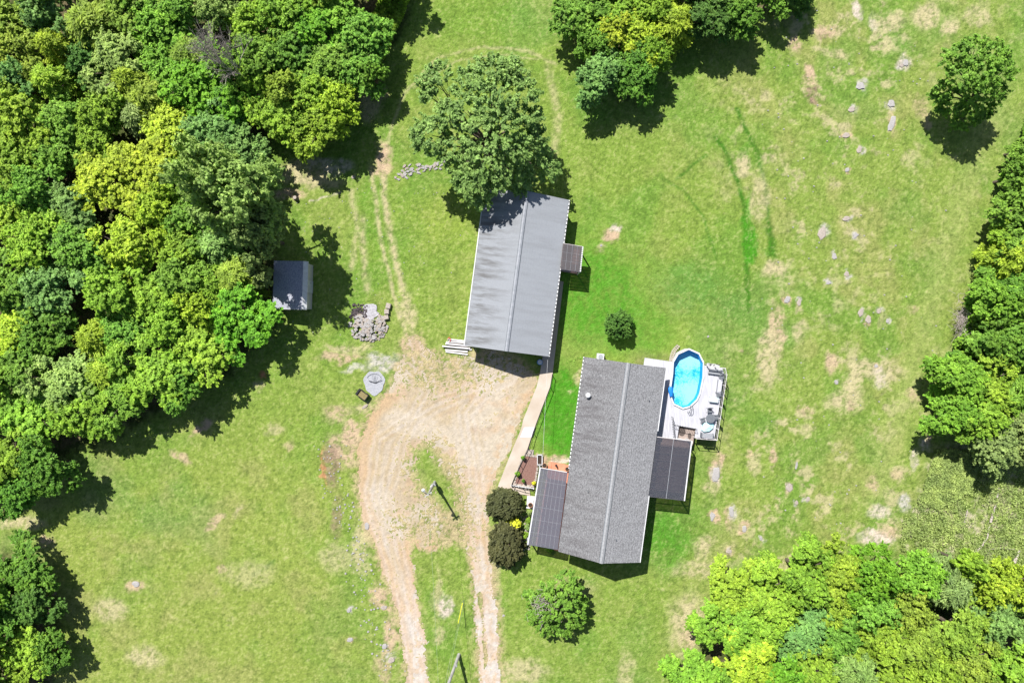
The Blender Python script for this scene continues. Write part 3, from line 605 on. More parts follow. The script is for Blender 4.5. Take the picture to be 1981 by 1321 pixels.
# ------------------------------------------------------------------ shed
fs = Frame((533, 504), (592, 506), (598, 596), (521, 600), 2.6)
shed = empty('shed', fs.c, fs.ang, 'small dark roofed shed with a white fascia at the edge of the left wood', 'shed')
W, L_ = fs.W, fs.L
mb = MB(); prof = [(-W, 2.35), (W-.45, 2.95), (W-.45, 2.83), (-W, 2.23)]
mb.add([(x, -L_, z) for x, z in prof]+[(x, L_, z) for x, z in prof], [(0, 3, 2, 1), (4, 5, 6, 7), (0, 1, 5, 4), (1, 2, 6, 5), (2, 3, 7, 6), (3, 0, 4, 7)])
MBs = mb.build('roof', M['roof_shed'], shed)
mb = MB(); prof = [(W-.45, 2.95), (W, 2.6), (W, 2.48), (W-.45, 2.8)]
mb.add([(x, -L_, z) for x, z in prof]+[(x, L_, z) for x, z in prof], [(0, 3, 2, 1), (4, 5, 6, 7), (0, 1, 5, 4), (1, 2, 6, 5), (2, 3, 7, 6), (3, 0, 4, 7)])
mb.build('front_roof', M['white'], shed)
mb = MB(); mb.add([(x, y, z) for y in (-L_+.15, L_-.15) for x, z in ((-W+.15, 0), (W-.2, 0), (W-.2, 2.45), (W-.5, 2.75), (-W+.15, 2.2))],
                  [(0, 1, 2, 3, 4), (9, 8, 7, 6, 5), (0, 5, 6, 1), (1, 6, 7, 2), (2, 7, 8, 3), (3, 8, 9, 4), (4, 9, 5, 0)])
mb.build('wall', M['siding'], shed)
d_ = MB().box((W-.17, 0, 1), (.06, 1.4, 1.9)).build('door', M['white'], shed); MB().box((W-.12, .4, 1), (.05, .05, .12)).build('handle', M['black'], d_)
mb = MB()
mb.slab([(-W, -L_-.03, 2.36), (W-.45, -L_-.03, 2.96), (W-.45, -L_-.002, 2.96), (-W, -L_-.002, 2.36)], .13)
mb.build('ribbed_edge', M['white'], shed)

# ------------------------------------------------------------------ walkway, garden
WALK = [(1044, 724), (1038, 748), (1012, 812), (1008, 830), (990, 872), (964, 938), (962, 944), (975, 950), (1026, 958), (1024, 945), (1028, 940), (990, 935), (1000, 910), (1021, 866), (1030, 838), (1064, 748), (1069, 722), (1090, 545), (1075, 543)]
walk = MB().prism([P(*p) for p in WALK], -.1, .16).build('walkway', M['concrete']); tag(walk, kind='structure')
pad = MB().prism([P(*p) for p in [(1014, 826), (1036, 826), (1030, 845), (1006, 845)]], .0, .166).build('concrete_path_patch', M['paleconc']); tag(pad, kind='structure')
pad = MB().prism([P(*p) for p in [(1020, 958), (1038, 960), (1034, 984), (1018, 982)]], .0, .15).build('porch_path', M['paleconc']); tag(pad, kind='structure')
# railing along the walkway
rail = empty('railing', P(1066, 725), 0, 'black metal railing along the side of the tan walkway between garage and house', 'railing')
pts = [P(1066, 724, .95), P(1062, 746, .95), P(1045, 792, .95), P(1030, 832, .95), P(1022, 862, .95), P(1006, 895, .95), P(988, 935, .95)]
g = [Vector((p.x, p.y, 0)) for p in [P(1068, 724), P(1064, 748), P(1047, 792), P(1031, 835), P(1022, 866), P(1006, 898), P(990, 936), P(1012, 943), P(1030, 946)]]
up = Vector((0, 0, 1))
MB().path([p+up*1.05 for p in g], .035).build('top_rail', M['black'], rail, world=True)
MB().path([p+up*.35 for p in g], .02).build('bottom_rail', M['black'], rail, world=True)
for p in g: MB().tube(p, p+up*1.05, .035).build('post', M['black'], rail, world=True)
# garden bed
BED = [(1013, 879), (1042, 883), (1040, 903), (1034, 940), (994, 936), (1003, 905)]
bed = empty('garden_bed', P(1018, 912), 0, 'brown mulch garden bed edged with stone beside the walkway', 'garden bed')
MB().prism([P(*p) for p in BED], 0, .12).build('mulch', M['mulch'], bed, world=True)
mb = MB()
for a, b_ in zip(BED, BED[1:]+BED[:1]):
    A, B = P(*a), P(*b_); n = max(2, int((B-A).length/.42))
    for i in range(n):
        p = A.lerp(B, (i+.5)/n); mb.box((p.x, p.y, .1), (.36+random.random()*.08, .24, .2), rz=math.atan2((B-A).y, (B-A).x)+random.uniform(-.12, .12))
mb.build('stone_edging', M['stone2'], bed, world=True, bevel=.03)
MB().box(P(1018, 873, .06), (1.7, .55, .12), rz=-.12).build('paving', M['stone2'], bed, world=True, bevel=.03)
bx = empty('planter_box', P(1045, 890), 0, 'narrow white framed planter box at the corner of the mulch bed', 'planter')
mb = MB(); c = P(1044, 889, .3)
for dx, dy, sx, sy in ((-.27, 0, .07, 1.15), (.27, 0, .07, 1.15), (0, -.56, .6, .07), (0, .56, .6, .07)): mb.box((c.x+dx, c.y+dy, .25), (sx, sy, .5), rz=0)
mb.build('frame', M['white'], bx, world=True); MB().box((c.x, c.y, .18), (.48, 1.05, .3)).build('soil', M['soil'], bx, world=True)
low = empty('low_fence', P(990, 937), 0, 'low white fence closing the south side of the mulch bed', 'fence')
A, B = P(989, 937), P(1032, 943)
MB().box((A+B)/2+up*.35, ((B-A).length, .06, .28), rz=math.atan2((B-A).y, (B-A).x)).build('rail', M['white'], low, world=True)
for k in (0, .33, .66, 1):
    p = A.lerp(B, k); MB().box(p+up*.32, (.1, .1, .64)).build('post', M['white'], low, world=True)
ac = empty('air_conditioner', P(1162, 690), fh.ang, 'white air conditioner unit against the north wall of the house', 'air conditioner')
p = fh.l(1162, 689, .8); ac.location = fh.c+Matrix.Rotation(fh.ang, 3, 'Z') @ Vector((p.x, hl+.62, 0))
MB().box((0, 0, .45), (.8, .75, .9)).build('casing', M['white'], ac, bevel=.04); MB().lathe((0, 0, .9), [(.3, 0), (.3, .03), (.05, .04)], 16).build('fan_grille', M['trim'], ac)

# ------------------------------------------------------------------ pool and deck
ZD = 1.7
POOL = [(1333, 673.5), (1353, 682.5), (1362, 700), (1362, 730), (1355, 763), (1349, 775), (1335, 788), (1321, 791.5), (1303, 783), (1296.5, 768), (1296, 748), (1299.5, 721.6), (1302, 698), (1312, 682.5)]
pc = P(1329, 732, 1.8)
pool = empty('swimming_pool', Vector((pc.x, pc.y, 0)), 0, 'oval above ground swimming pool full of bright turquoise water', 'swimming pool')
outer = [P(*p, 1.85) for p in POOL]
cen_ = sum(outer, Vector())/len(outer)
def ins(p, d):
    v = (p-cen_); return p-v.normalized()*d
def smooth_loop(pts, n=3):
    out_ = []
    m_ = len(pts)
    for i in range(m_):
        p0, p1, p2, p3 = pts[i-1], pts[i], pts[(i+1) % m_], pts[(i+2) % m_]
        for k in range(n):
            t = k/n; out_.append(.5*((2*p1)+(p2-p0)*t+(2*p0-5*p1+4*p2-p3)*t*t+(3*p1-p0-3*p2+p3)*t**3))
    return out_
def ring(mb, A, B, za, zb):
    n = len(A)
    mb.add([(p.x, p.y, za) for p in A]+[(p.x, p.y, zb) for p in B], [(i, (i+1) % n, n+(i+1) % n, n+i) for i in range(n)]); return mb
inner = [ins(p, .18) for p in outer]
o2 = [ins(p, .05) for p in outer]
mb = MB(); ring(mb, o2, o2, 0, 1.79); mb.build('pool_wall', M['white'], pool, world=True)
mb = MB(); ring(mb, outer, inner, 1.86, 1.86); ring(mb, outer, outer, 1.78, 1.86); ring(mb, inner, inner, 1.86, 1.74); mb.build('coping', M['white'], pool, world=True)
i2 = smooth_loop([ins(p, .2) for p in outer], 1)
mb = MB(); ring(mb, i2, i2, 1.85, .75); mb.build('liner_wall', M['linerwall'], pool, world=True)
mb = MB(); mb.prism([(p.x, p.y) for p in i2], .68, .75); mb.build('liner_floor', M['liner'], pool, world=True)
mb = MB(); n = len(i2); tri = tessellate_polygon([[Vector((p.x, p.y, 0)) for p in i2]]); mb.add([(p.x, p.y, 1.58) for p in i2], [tuple(t) for t in tri]); mb.build('water', M['water'], pool, world=True)
mb = MB()
for k in (0, .22):   # curved hand rails of the pool steps
    for (x0, y0, x1, y1) in ((1330, 797, 1338, 793),):
        a = P(x0, y0, ZD)+Vector((k, 0, 0)); b_ = P(x1-4, y1-8, ZD)+Vector((k, 0, 0))
        mb.path([a, a+up*.7, a.lerp(b_, .5)+up*.85, b_+up*.6, b_+up*.1], .03)
mb.build('hand_rail', M['greyframe'], pool, world=True)
fl = empty('pool_cover', P(1297, 757, 1.86), .1, 'bright blue bunched cover on the west rim of the pool', 'cover')
mb = MB(); prof = [(0, 0)]
bm = bmesh.new(); bmesh.ops.create_icosphere(bm, subdivisions=3, radius=1)
for v in bm.verts:
    s = 1+.12*math.sin(7*v.co.x+3*v.co.y)+.1*math.sin(9*v.co.y+2)
    v.co = Vector((v.co.x*.26*s, v.co.y*.66*s, v.co.z*.12+.1))
me = bpy.data.meshes.new('fabric'); bm.to_mesh(me); bm.free(); me.materials.append(M['bluecloth']); o = bpy.data.objects.new('fabric', me); COL.objects.link(o); o.parent = fl
for p_ in me.polygons: p_.use_smooth = True
# deck
deck = empty('pool_deck', P(1350, 800), 0, 'raised pale grey wooden deck wrapped around the swimming pool', 'deck')
eastwall = lambda py: None
DK = [(1247.5, 692), (1285, 697.5), (1301.5, 700)]+[(1299.5, 721.6), (1296, 748), (1296.5, 768), (1303, 783), (1321, 791.5), (1335, 788), (1349, 775), (1355, 763), (1362, 730), (1362.5, 707)]+[(1367, 707.5), (1398, 712), (1401, 724), (1382, 849), (1344, 846), (1346, 829), (1314, 823.5), (1310, 849), (1262, 843), (1240, 843), (1259, 716), (1244, 714)]
mb = MB().prism([P(*p, ZD) for p in DK], ZD-.12, ZD).build('deck_boards', M['deckwhite'], deck, world=True)
mb = MB().path([P(*p, ZD-.22) for p in [(1366, 709), (1397, 714), (1399, 724), (1380, 847), (1345, 844)]], .1, 4).build('rim_joist', M['black'], deck, world=True)
EDGE = [(1247.5, 692), (1285, 697.5)], [(1367, 707.5), (1398, 712), (1401, 724), (1382, 849), (1344, 846)]
for ed in EDGE[1:]:
    pts = [P(*p, ZD) for p in ed]
    for a, b_ in zip(pts[:-1], pts[1:]):
        n = max(1, round((b_-a).length/1.15))
        for i in range(n+1):
            if i == n and b_ is not pts[-1]: continue
            p = a.lerp(b_, i/n); MB().box((p.x, p.y, (ZD+1)/2), (.09, .09, ZD+1)).build('post', M['wood'], deck, world=True)
        MB().tube(a+up*1.0, b_+up*1.0, .03).build('top_rail', M['wood'], deck, world=True); MB().tube(a+up*.5, b_+up*.5, .015).build('rail', M['wood'], deck, world=True)
# inner rail fence (dark) near the stair well
pts = [P(*p, ZD) for p in [(1299, 806), (1300, 826), (1302, 844)]]; rr = MB()
rr.path([p+up*.9 for p in pts], .03)
for k in range(9):
    p = pts[0].lerp(pts[2], k/8); rr.tube(p, p+up*.9, .02)
rr.build('stair_rail', M['black'], deck, world=True)
pts = [P(*p, ZD) for p in [(1300, 820), (1314, 823), (1345, 829)]]; rr = MB(); rr.path([p+up*.9 for p in pts], .03)
for k in range(10):
    p = pts[0].lerp(pts[2], k/9); rr.tube(p, p+up*.9, .018)
rr.build('landing_rail', M['black'], deck, world=True)
# lower landing with two round rugs
land = empty('landing', P(1328, 840), fh.ang, 'lower brown landing with two dark oval mats between the deck and the dark canopy', 'landing')
MB().prism([P(*p, 1.2) for p in [(1314, 824), (1345, 829.5), (1340, 862), (1309, 858)]], 1.05, 1.2).build('boards', M['deckbrown'], land, world=True)
MB().prism([P(*p, 1.26) for p in [(1305, 846), (1329, 850), (1328, 853), (1304, 849)]], 1.2, 1.75).build('step', M['white'], land, world=True)
for px, py, rx, ry, lb in ((1319, 834, .42, .55, 'larger dark oval mat on the brown landing'), (1334, 843, .2, .33, 'smaller dark oval mat on the brown landing')):
    c = P(px, py, 1.2); mb = MB().prism([(c.x+rx*math.cos(t*.3142), c.y+ry*math.sin(t*.3142)) for t in range(20)], 1.204, 1.23); o = mb.build('mat', M['darkmat']); tag(o, lb, 'mat')
# hose of pale filter and strip north of the pool
arc = [P(*p, .5) for p in [(1300, 697), (1300, 685), (1305, 676), (1312, 670)]]
ld = empty('pool_ladder', P(1304, 682), 0, 'curved cream ladder leaning at the north west side of the pool', 'ladder')
lp = [P(1298, 699, 1.3), P(1300, 688, 1.1), P(1304, 678, .8), P(1312, 669, .3)]; dv = Vector((.32, -.12, 0))
mb = MB(); mb.path([p-dv*.5 for p in lp], .06); mb.path([p+dv*.5 for p in lp], .06); mb.build('side_rail', M['stone2'], ld, world=True)
for i in range(10):
    t = i/9*2.999; k = int(t); p = lp[k].lerp(lp[k+1], t-k); MB().box(p, (.4, .13, .05), rz=-.5).build('rung', M['stone2'], ld, world=True)

# outdoor furniture
def chair(loc, rz, label, group='chairs on the pool deck', m='greyframe'):
    e = empty('patio_chair', loc, rz, label, 'chair', group)
    MB().box((0, 0, .42), (.5, .5, .05)).build('seat', M[m], e, bevel=.015)
    mb = MB()
    for i in range(6): mb.box((-.21+i*.084, .27+.02, .7), (.05, .03, .55), rx=-.2)
    mb.box((0, .34, .97), (.52, .04, .06)); mb.build('backrest', M['greyframe'], e)
    for sx in (-1, 1):
        for sy in (-1, 1): MB().tube((sx*.22, sy*.22, .42), (sx*.25, sy*.25, 0), .02).build('leg', M['greyframe'], e)
        MB().path([(sx*.27, -.22, .42), (sx*.27, -.22, .64), (sx*.27, .28, .66)], .02).build('armrest', M['greyframe'], e)
    return e
tb = empty('patio_table', P(1371, 808, ZD), 0, 'round dark mesh patio table in the middle of the chairs on the deck', 'table')
mb = MB(); mb.cyl((0, 0, .7), .52, .03, 24); mb.build('table_top', M['greyframe'], tb)
for k in range(4): MB().tube((.1*math.cos(k*1.57), .1*math.sin(k*1.57), .7), (.42*math.cos(k*1.57), .42*math.sin(k*1.57), 0), .025).build('leg', M['greyframe'], tb)
chair(P(1371, 793, ZD), 0, 'grey chair north of the round patio table, nearest the pool')
chair(P(1384, 806, ZD), -1.5, 'grey chair east of the round patio table, against the railing')
chair(P(1358, 812, ZD), 1.8, 'grey chair west of the round patio table, tilted towards the stairs')
chair(P(1388, 770-8, ZD), -1.4, 'dark chair beside the pale glass side table')
chair(P(1394, 729, ZD), -1.1, 'dark chair in the north east corner of the deck')
pt = empty('glass_table', P(1379, 772, ZD), fh.ang, 'pale rectangular glass topped table by the deck railing', 'table')
MB().box((0, 0, .45), (1.05, .62, .03)).build('table_top', M['paleglass'], pt)
for sx in (-1, 1):
    for sy in (-1, 1): MB().tube((sx*.46, sy*.25, 0), (sx*.46, sy*.25, .44), .02).build('leg', M['white'], pt)
um = empty('patio_umbrella', P(1367, 825, ZD), .4, 'lowered aqua and white umbrella lying at the south end of the deck', 'umbrella')
mb = MB(); n = 8; vs = [(0, 0, .5)]+[(math.cos(i*math.pi/4)*.78, math.sin(i*math.pi/4)*.55, .28) for i in range(8)]; mb.add(vs, [(0, i+1, (i+1) % 8+1) for i in range(8)])
um_c = mb.build('canopy', M['aqua'], um); so_ = um_c.modifiers.new('th', 'SOLIDIFY'); so_.thickness = .03
MB().tube((0, 0, .5), (.1, 0, 0), .025).build('pole', M['white'], um)
for i in range(8):
    MB().tube((0, 0, .48), (math.cos(i*math.pi/4)*.78, math.sin(i*math.pi/4)*.55, .26), .012, n=5).build('rib', M['white'], um)
bn = empty('deck_bench', P(1366, 841, ZD), fh.ang+.02, 'pale grey bench at the south end of the pool deck', 'bench')
MB().box((0, 0, .42), (1.3, .45, .05)).build('seat', M['cushion'], bn, bevel=.02)
for sx in (-1, 1): MB().box((sx*.66, 0, .3), (.05, .5, .6)).build('side_frame', M['greyframe'], bn)
MB().box((0, -.26, .65), (1.25, .05, .4)).build('backrest', M['deckwhite'], bn)
for i, (px, py, lb) in enumerate(((1382, 716, 'long grey lounger on the deck nearest the north railing'), (1381, 722, 'long grey lounger on the deck just south of another lounger'))):
    lo = empty('lounger', P(px, py, ZD), fh.ang+R(0), lb, 'lounger', 'loungers on the deck')
    MB().box((0, 0, .3), (1.5, .2, .05)).build('seat', M['cushion'], lo)
    MB().box((.72, 0, .5), (.35, .22, .05), ry=-.9).build('backrest', M['greyframe'], lo)
    for sx in (-.6, 0, .6): MB().box((sx, -.06, .14), (.06, .2, .28)).build('leg', M['black'], lo)
sb = empty('storage_bench', P(1390, 747, ZD), fh.ang, 'long pale storage bench beside the east railing of the deck', 'bench')
MB().box((0, 0, .22), (.42, 1.5, .44)).build('body', M['cushion'], sb, bevel=.02); MB().box((0, 0, .46), (.46, 1.56, .05)).build('lid', M['deckwhite'], sb, bevel=.01)
pr = empty('deck_planter', P(1378, 706, 1.2), fh.ang, 'white slatted planter with dried plants outside the north rail of the deck', 'planter')
MB().box((0, 0, .3), (1.4, .3, .3)).build('box', M['white'], pr); mb = MB()
for i in range(40): a = Vector((random.uniform(-.65, .65), random.uniform(-.12, .12), .4)); mb.tube(a, a+Vector((random.uniform(-.2, .2), random.uniform(-.1, .25), random.uniform(.1, .4))), .02, .01, 4)
mb.build('plant', M['soil'], pr)
for s_ in (-1, 1): MB().box((s_*.5, 0, -.45), (.08, .08, 1.3)).build('leg', M['white'], pr)

# things by the porch
def pot(px, py, r, h, label, z=.25, m='clay'):
    e = empty('plant_pot', P(px, py, z), 0, label, 'pot')
    MB().lathe((0, 0, 0), [(r*.7, 0), (r, h), (r, h+.04), (r*.86, h+.04), (r*.84, h-.04)], 16).build('pot', M[m], e)
    MB().cyl((0, 0, h-.06), r*.8, .04, 14).build('soil', M['soil'], e); return e
pot(1053, 899, .3, .45, 'round dark pot at the porch corner by the planter box', .16)
pot(1097, 906, .26, .35, 'dark flower pot against the house wall on the terracotta patio')
pot(1026, 975, .28, .4, 'tan round pot on the pale path beside the porch', .15)
bt = empty('boot_scraper', P(1076, 900, .25), 0, 'small black upright stand on the terracotta patio', 'stand')
MB().box((0, 0, .02), (.22, .22, .03)).build('base', M['black'], bt); MB().box((0, 0, .3), (.07, .3, .55)).build('post', M['black'], bt)

# ------------------------------------------------------------------ utility poles and wires
lp_ = empty('utility_pole', P(841, 932), 0, 'grey utility pole with a meter box standing in the grassy island of the drive', 'utility pole')
b0 = P(841, 932); t0 = P(828, 957, 6.6)
MB().tube(b0, t0, .16, .11, 10).build('pole', M['woodpole'], lp_, world=True)
MB().box(b0.lerp(t0, .22)+Vector((.02, -.02, 0)), (.55, .3, .8), rz=.5).build('meter_box', M['trim'], lp_, world=True, bevel=.03)
MB().box(b0.lerp(t0, .36)+Vector((-.05, 0, 0)), (.3, .25, .6), rz=.5).build('breaker_box', M['white'], lp_, world=True, bevel=.03)
mb = MB(); c = b0.lerp(t0, .93)
rg = [c+Vector((math.cos(a*.3927)*.42, math.sin(a*.3927)*.16, math.sin(a*.3927+.6)*.42)) for a in range(17)]
mb.path(rg, .03).build('wire_coil', M['wire'], lp_, world=True)
arm = t0+Vector((-.5, .5, .1)); MB().path([b0.lerp(t0, .97), t0+Vector((-.25, .3, .2)), arm], .035).build('lamp_arm', M['trim'], lp_, world=True)
MB().lathe(arm-up*.15, [(.16, 0), (.2, .08), (.1, .2), (.04, .26)], 14).build('lamp_head', M['white'], lp_, world=True)
MB().box(t0-up*.3, (.9, .1, .1), rz=.6).build('cross_arm', M['woodpole'], lp_, world=True)
for k in (-.4, .4): MB().cyl(t0-up*.25+Vector((k*math.cos(.6), k*math.sin(.6), 0)), .05, .15, 8).build('insulator', M['white'], lp_, world=True)
p2 = empty('utility_pole', P(888, 1265), 0, 'bare utility pole at the bottom edge between the two wheel tracks', 'utility pole')
b2 = P(888, 1265); t2 = P(850, 1372, 8.5)
MB().tube(b2, t2, .19, .13, 10).build('pole', M['woodpole'], p2, world=True)
MB().box(b2.lerp(t2, .22)+Vector((.12, 0, 0)), (.25, .2, .45)).build('meter_box', M['trim'], p2, world=True, bevel=.02)
MB().box(t2-up*.3, (1.6, .12, .12)).build('cross_arm', M['woodpole'], p2, world=True)
gw_ = empty('guy_wire', P(896, 1160), 0, 'thin guy wire with a bright yellow guard running to the pole at the bottom edge', 'guy wire')
ga = P(896, 1160); gb = t2-up*.4; d = (gb-ga)
MB().tube(ga, gb, .014, n=5).build('wire', M['wire'], gw_, world=True)
MB().tube(ga+d*.03, ga+d*.03+d.normalized()*2.4, .045, n=7).build('yellow_guard', M['yellow'], gw_, world=True)
MB().tube(ga+Vector((.12, 0, 0)), gb+Vector((.25, 0, 0)), .014, n=5).build('second_wire', M['wire'], gw_, world=True)
def sag(a, b, s, n=14): return [a.lerp(b, i/n)-up*s*4*(i/n)*(1-i/n) for i in range(n+1)]
o = MB().path(sag(t0, t2, .5), .012, 5).build('power_line', M['wire']); tag(o, 'thin power line strung between the two utility poles', 'power line')
o = MB().path(sag(P(1056, 800, 3.0) + Vector((.2, 6, 0)), P(1049, 903, 3.2), .1), .012, 5).build('service_line', M['white']); tag(o, 'thin white line from the garage to the porch corner over the lawn', 'cable')

# ------------------------------------------------------------------ stones, logs, small things
def rock_mesh(seed, mt):
    rr = random.Random(seed); bm = bmesh.new(); bmesh.ops.create_icosphere(bm, subdivisions=2, radius=1)
    ph = [rr.uniform(0, 6) for _ in range(6)]
    for v in bm.verts:
        c = v.co; s = 1+.22*math.sin(2.3*c.x+ph[0])*math.cos(2.9*c.y+ph[1])+.15*math.sin(5*c.y+ph[2]+3*c.z)+rr.uniform(-.1, .1)
        v.co = Vector((c.x*s, c.y*s, max(-.4, min(.62, c.z*s))))
    me = bpy.data.meshes.new('rock'); bm.to_mesh(me); bm.free(); me.materials.append(mt); return me
RM = [rock_mesh(i, M['stone'] if i % 3 else M['stone2']) for i in range(7)]
def rock(px, py, rx, ry, rz=0, h=.35, label=None, group=None, name='rock', z=0, cat='rock'):
    o = bpy.data.objects.new(name, random.choice(RM)); COL.objects.link(o); o.location = P(px, py, z)
    o.scale = (rx*S, ry*S, h*min(rx, ry)*S*1.2); o.rotation_euler = (0, 0, rz); tag(o, label, cat, group); return o
def outcrop(px, py, rx, ry, label, h=.30):
    rock(px, py, rx*.8, ry*.8, random.uniform(-.3, .3), h, label, 'limestone outcrops in the field')
for a in ROCKS: outcrop(*a)
# little white stones scattered along the left bank: one mass
def scatter_stones(name, n, fn, rmin, rmax, mt, label, cat, z=0):
    mb = MB(); rr = random.Random(5)
    for _ in range(n):
        px, py = fn(rr); r = rr.uniform(rmin, rmax); c = P(px, py); a0 = rr.uniform(0, 6); k = 6
        vs = []
        for j, (f, h) in enumerate(((1, 0), (.85, r*.5))):
            for i in range(k): a = a0+i*2*math.pi/k; q_ = r*f*rr.uniform(.75, 1.15); vs.append((c.x+math.cos(a)*q_, c.y+math.sin(a)*q_*.8, z+h-.02*(j == 0)))
        mb.add(vs, [tuple(range(k, 2*k))]+[(i, (i+1) % k, k+(i+1) % k, k+i) for i in range(k)])
    o = mb.build(name, mt); o['kind'] = 'stuff'; tag(o, label, cat); return o
scatter_stones('loose_stones', 170, lambda r: (lambda t: (628+130*t+r.gauss(0, 16), 860+450*t+r.gauss(0, 20)))(r.random()), .05, .15, M['stone'], 'small pale stones strewn down the bank left of the drive', 'stones')
scatter_stones('field_stones', 150, lambda r: (r.uniform(1470, 1840)-0, r.uniform(20, 1040)), .04, .12, M['stone'], 'small pale stones strewn over the right hand field', 'stones')
scatter_stones('lawn_flecks', 120, lambda r: (r.uniform(560, 900), r.uniform(330, 660)), .03, .08, M['stone'], 'tiny pale stones scattered in the grass left of the garage', 'stones')
# rubble heap with ash
ash = MB().prism([(P(716, 602).x+math.cos(a*.4)*1.0*random.uniform(.7, 1.2), P(716, 602).y+math.sin(a*.4)*1.1*random.uniform(.7, 1.2)) for a in range(16)], -.02, .06).build('ash_patch', M['ash']); tag(ash, 'pale grey ash patch at the top of the stone heap', 'ash')
so2 = MB()
rs = random.Random(3)
for i in range(150):
    px, py = rs.gauss(693, 8), rs.gauss(607, 8); r = rs.uniform(.06, .2); c = P(px, py); so2.box((c.x, c.y, .04), (r*2, r*.8, .12), rz=rs.uniform(0, 3), rx=rs.uniform(-.4, .4))
tag(so2.build('charred_debris', M['soot']), 'black charred remains beside the ash patch', 'debris', kind='stuff')
cnt = 0
for i in range(900):
    if cnt >= 240: break
    px, py = rs.uniform(674, 754), rs.uniform(596, 664); u = ((px-713)/37)**2+((py-632)/29)**2
    if u > 1 or math.hypot(px-716, py-602) < 17: continue
    hh = max(0, (1-u))*.45; cnt += 1
    rock(px, py, rs.uniform(1.8, 4.4), rs.uniform(1.3, 2.9), rs.uniform(-1.6, 1), .9, 'pale broken stone in the heap between the shed and the drive', 'stones in the rubble heap', 'heap_stone', hh, 'stone')
rock(722, 652, 6, 5, .4, .5, 'bluish larger stone at the bottom of the stone heap', None, 'heap_stone', .15, 'stone')
for i, (px, py, lb) in enumerate(((752, 592, 'topmost block in the short row of pale blocks by the stone heap'), (749, 603, 'middle block in the short row of pale blocks by the stone heap'), (748, 614, 'lowest block in the short row of pale blocks by the stone heap'))):
    o = MB().box((0, 0, .22), (.55, .62-.06*i, .44)).build('stone_block', M['stone2'], bevel=.06); o.location = P(px, py); o.rotation_euler = (0, 0, -.2+.2*i); tag(o, lb, 'stone block', 'blocks by the stone heap')
# dry stone row under the big tree
for i in range(90):
    t = i/89; px = 768+t*112+rs.gauss(0, 3); py = (338-26*t-14*max(0, t-.75)*4)+rs.gauss(0, 5)*(1.2-.6*t)
    rock(px, py, rs.uniform(1.8, 5), rs.uniform(1.2, 2.8), rs.uniform(-.6, 1.2), .8, 'rough stone in the tumbled row left of the big tree', 'stones in the tumbled row', 'row_stone', 0, 'stone')
# lumber pile
for i in range(11):
    o = MB().box((0, 0, 0), (random.uniform(2.2, 3.3), .17, .12)).build('board', M['wood'], bevel=.01)
    lay = 0 if i < 6 else (1 if i < 9 else 2)
    k = i if i < 6 else (i-6+.8 if i < 9 else i-9+1.7)
    o.location = P(884+random.uniform(-4, 4), 658+k*5+random.uniform(-.4, .4), .07+lay*.13); o.rotation_euler = (0, 0, -.09+random.uniform(-.04, .04))
    tag(o, ['grey weathered board in the bottom layer of the pile by the garage corner', 'grey weathered board in the middle layer of the pile by the garage corner', 'grey weathered board on top of the pile by the garage corner'][lay], 'board', 'boards stacked by the garage corner')
red = MB().path([P(866, 656, .3), P(869, 652, .34), P(872, 657, .4), P(870, 661, .3)], .04).build('red_strap', mat('red strap', (.5, .08, .06), .6)); tag(red, 'reddish strap lying on the end of the board pile', 'strap')
bar = empty('barrel', P(1044, 700), 0, 'blue barrel in the shade at the garage front', 'barrel')
MB().lathe((0, 0, 0), [(.28, 0), (.32, .15), (.33, .45), (.32, .75), (.28, .9)], 20).build('body', M['bluecloth'], bar); MB().lathe((0, 0, .9), [(.27, 0), (.27, .03), (.08, .035)], 16).build('lid', M['white'], bar)
# round gravel pad + fire ring frame, wagon, stump
c = P(724, 740); mb = MB().prism([(c.x+1.2*math.cos(a*.2244)*(1+.07*math.sin(a*.67)+.05*math.sin(a*1.57)), c.y+1.4*math.sin(a*.2244)*(1+.07*math.sin(a*.67)+.05*math.sin(a*1.57))-.0) for a in range(28)], -.02, .035).build('round_gravel_pad', M['padgravel']); tag(mb, 'round pale gravel pad left of the drive', 'gravel pad')
for (cx, cy, n_) in ((724, 738, 26),):
    pass
rk = empty('fire_ring_frame', P(726, 730), 0, 'black metal ring and forked bar standing on the round gravel pad', 'fire frame')
MB().path([P(726, 741, .1), P(713, 736, .25)], .035).build('arm', M['black'], rk, world=True); MB().path([P(726, 741, .1), P(738, 734, .25)], .035).build('arm', M['black'], rk, world=True)
mb = MB()
for dx in (-3, 0, 3): mb.path([P(723+dx, 725, .5), P(725+dx*.7, 740, .12)], .016)
mb.build('rod', M['greyframe'], rk, world=True)
c = P(724, 731); mb = MB().path([Vector((c.x+.78*math.cos(a), c.y+.5*math.sin(a), .12)) for a in [k*math.pi/12 for k in range(13)]], .02).build('ring', M['greyframe'], rk, world=True)
wg = empty('garden_cart', P(703, 763), -.62, 'small cart with a black rim and olive bed on the grass beside the gravel pad', 'cart')
mb = MB().box((0, 0, .5), (1.1, .72, .05)).build('bed', M['olivemat'], wg); mb = MB()
for x_, y_, sx, sy in ((0, .38, 1.2, .05), (0, -.38, 1.2, .05), (.6, 0, .06, .8), (-.62, 0, .2, .8)): mb.box((x_, y_, .58), (sx, sy, .25))
mb.build('rim', M['black'], wg)
for sx in (-.4, .4):
    for sy in (-.33, .33): MB().tube((sx, sy-.05, .17), (sx, sy+.05, .17), .17, n=14).build('wheel', M['black'], wg)
MB().tube((-.7, 0, .4), (-1.05, 0, .15), .025).build('handle', M['black'], wg)
MB().box((0, 0, .35), (.9, .5, .25)).build('chassis', M['black'], wg)
o = rock(706, 786, 7, 2.5, .6, .6, 'small weathered log end below the cart', None, 'log', 0, 'log')
st = empty('stump', P(573, 384), 0, 'short pale topped stump at the edge of the left wood', 'stump')
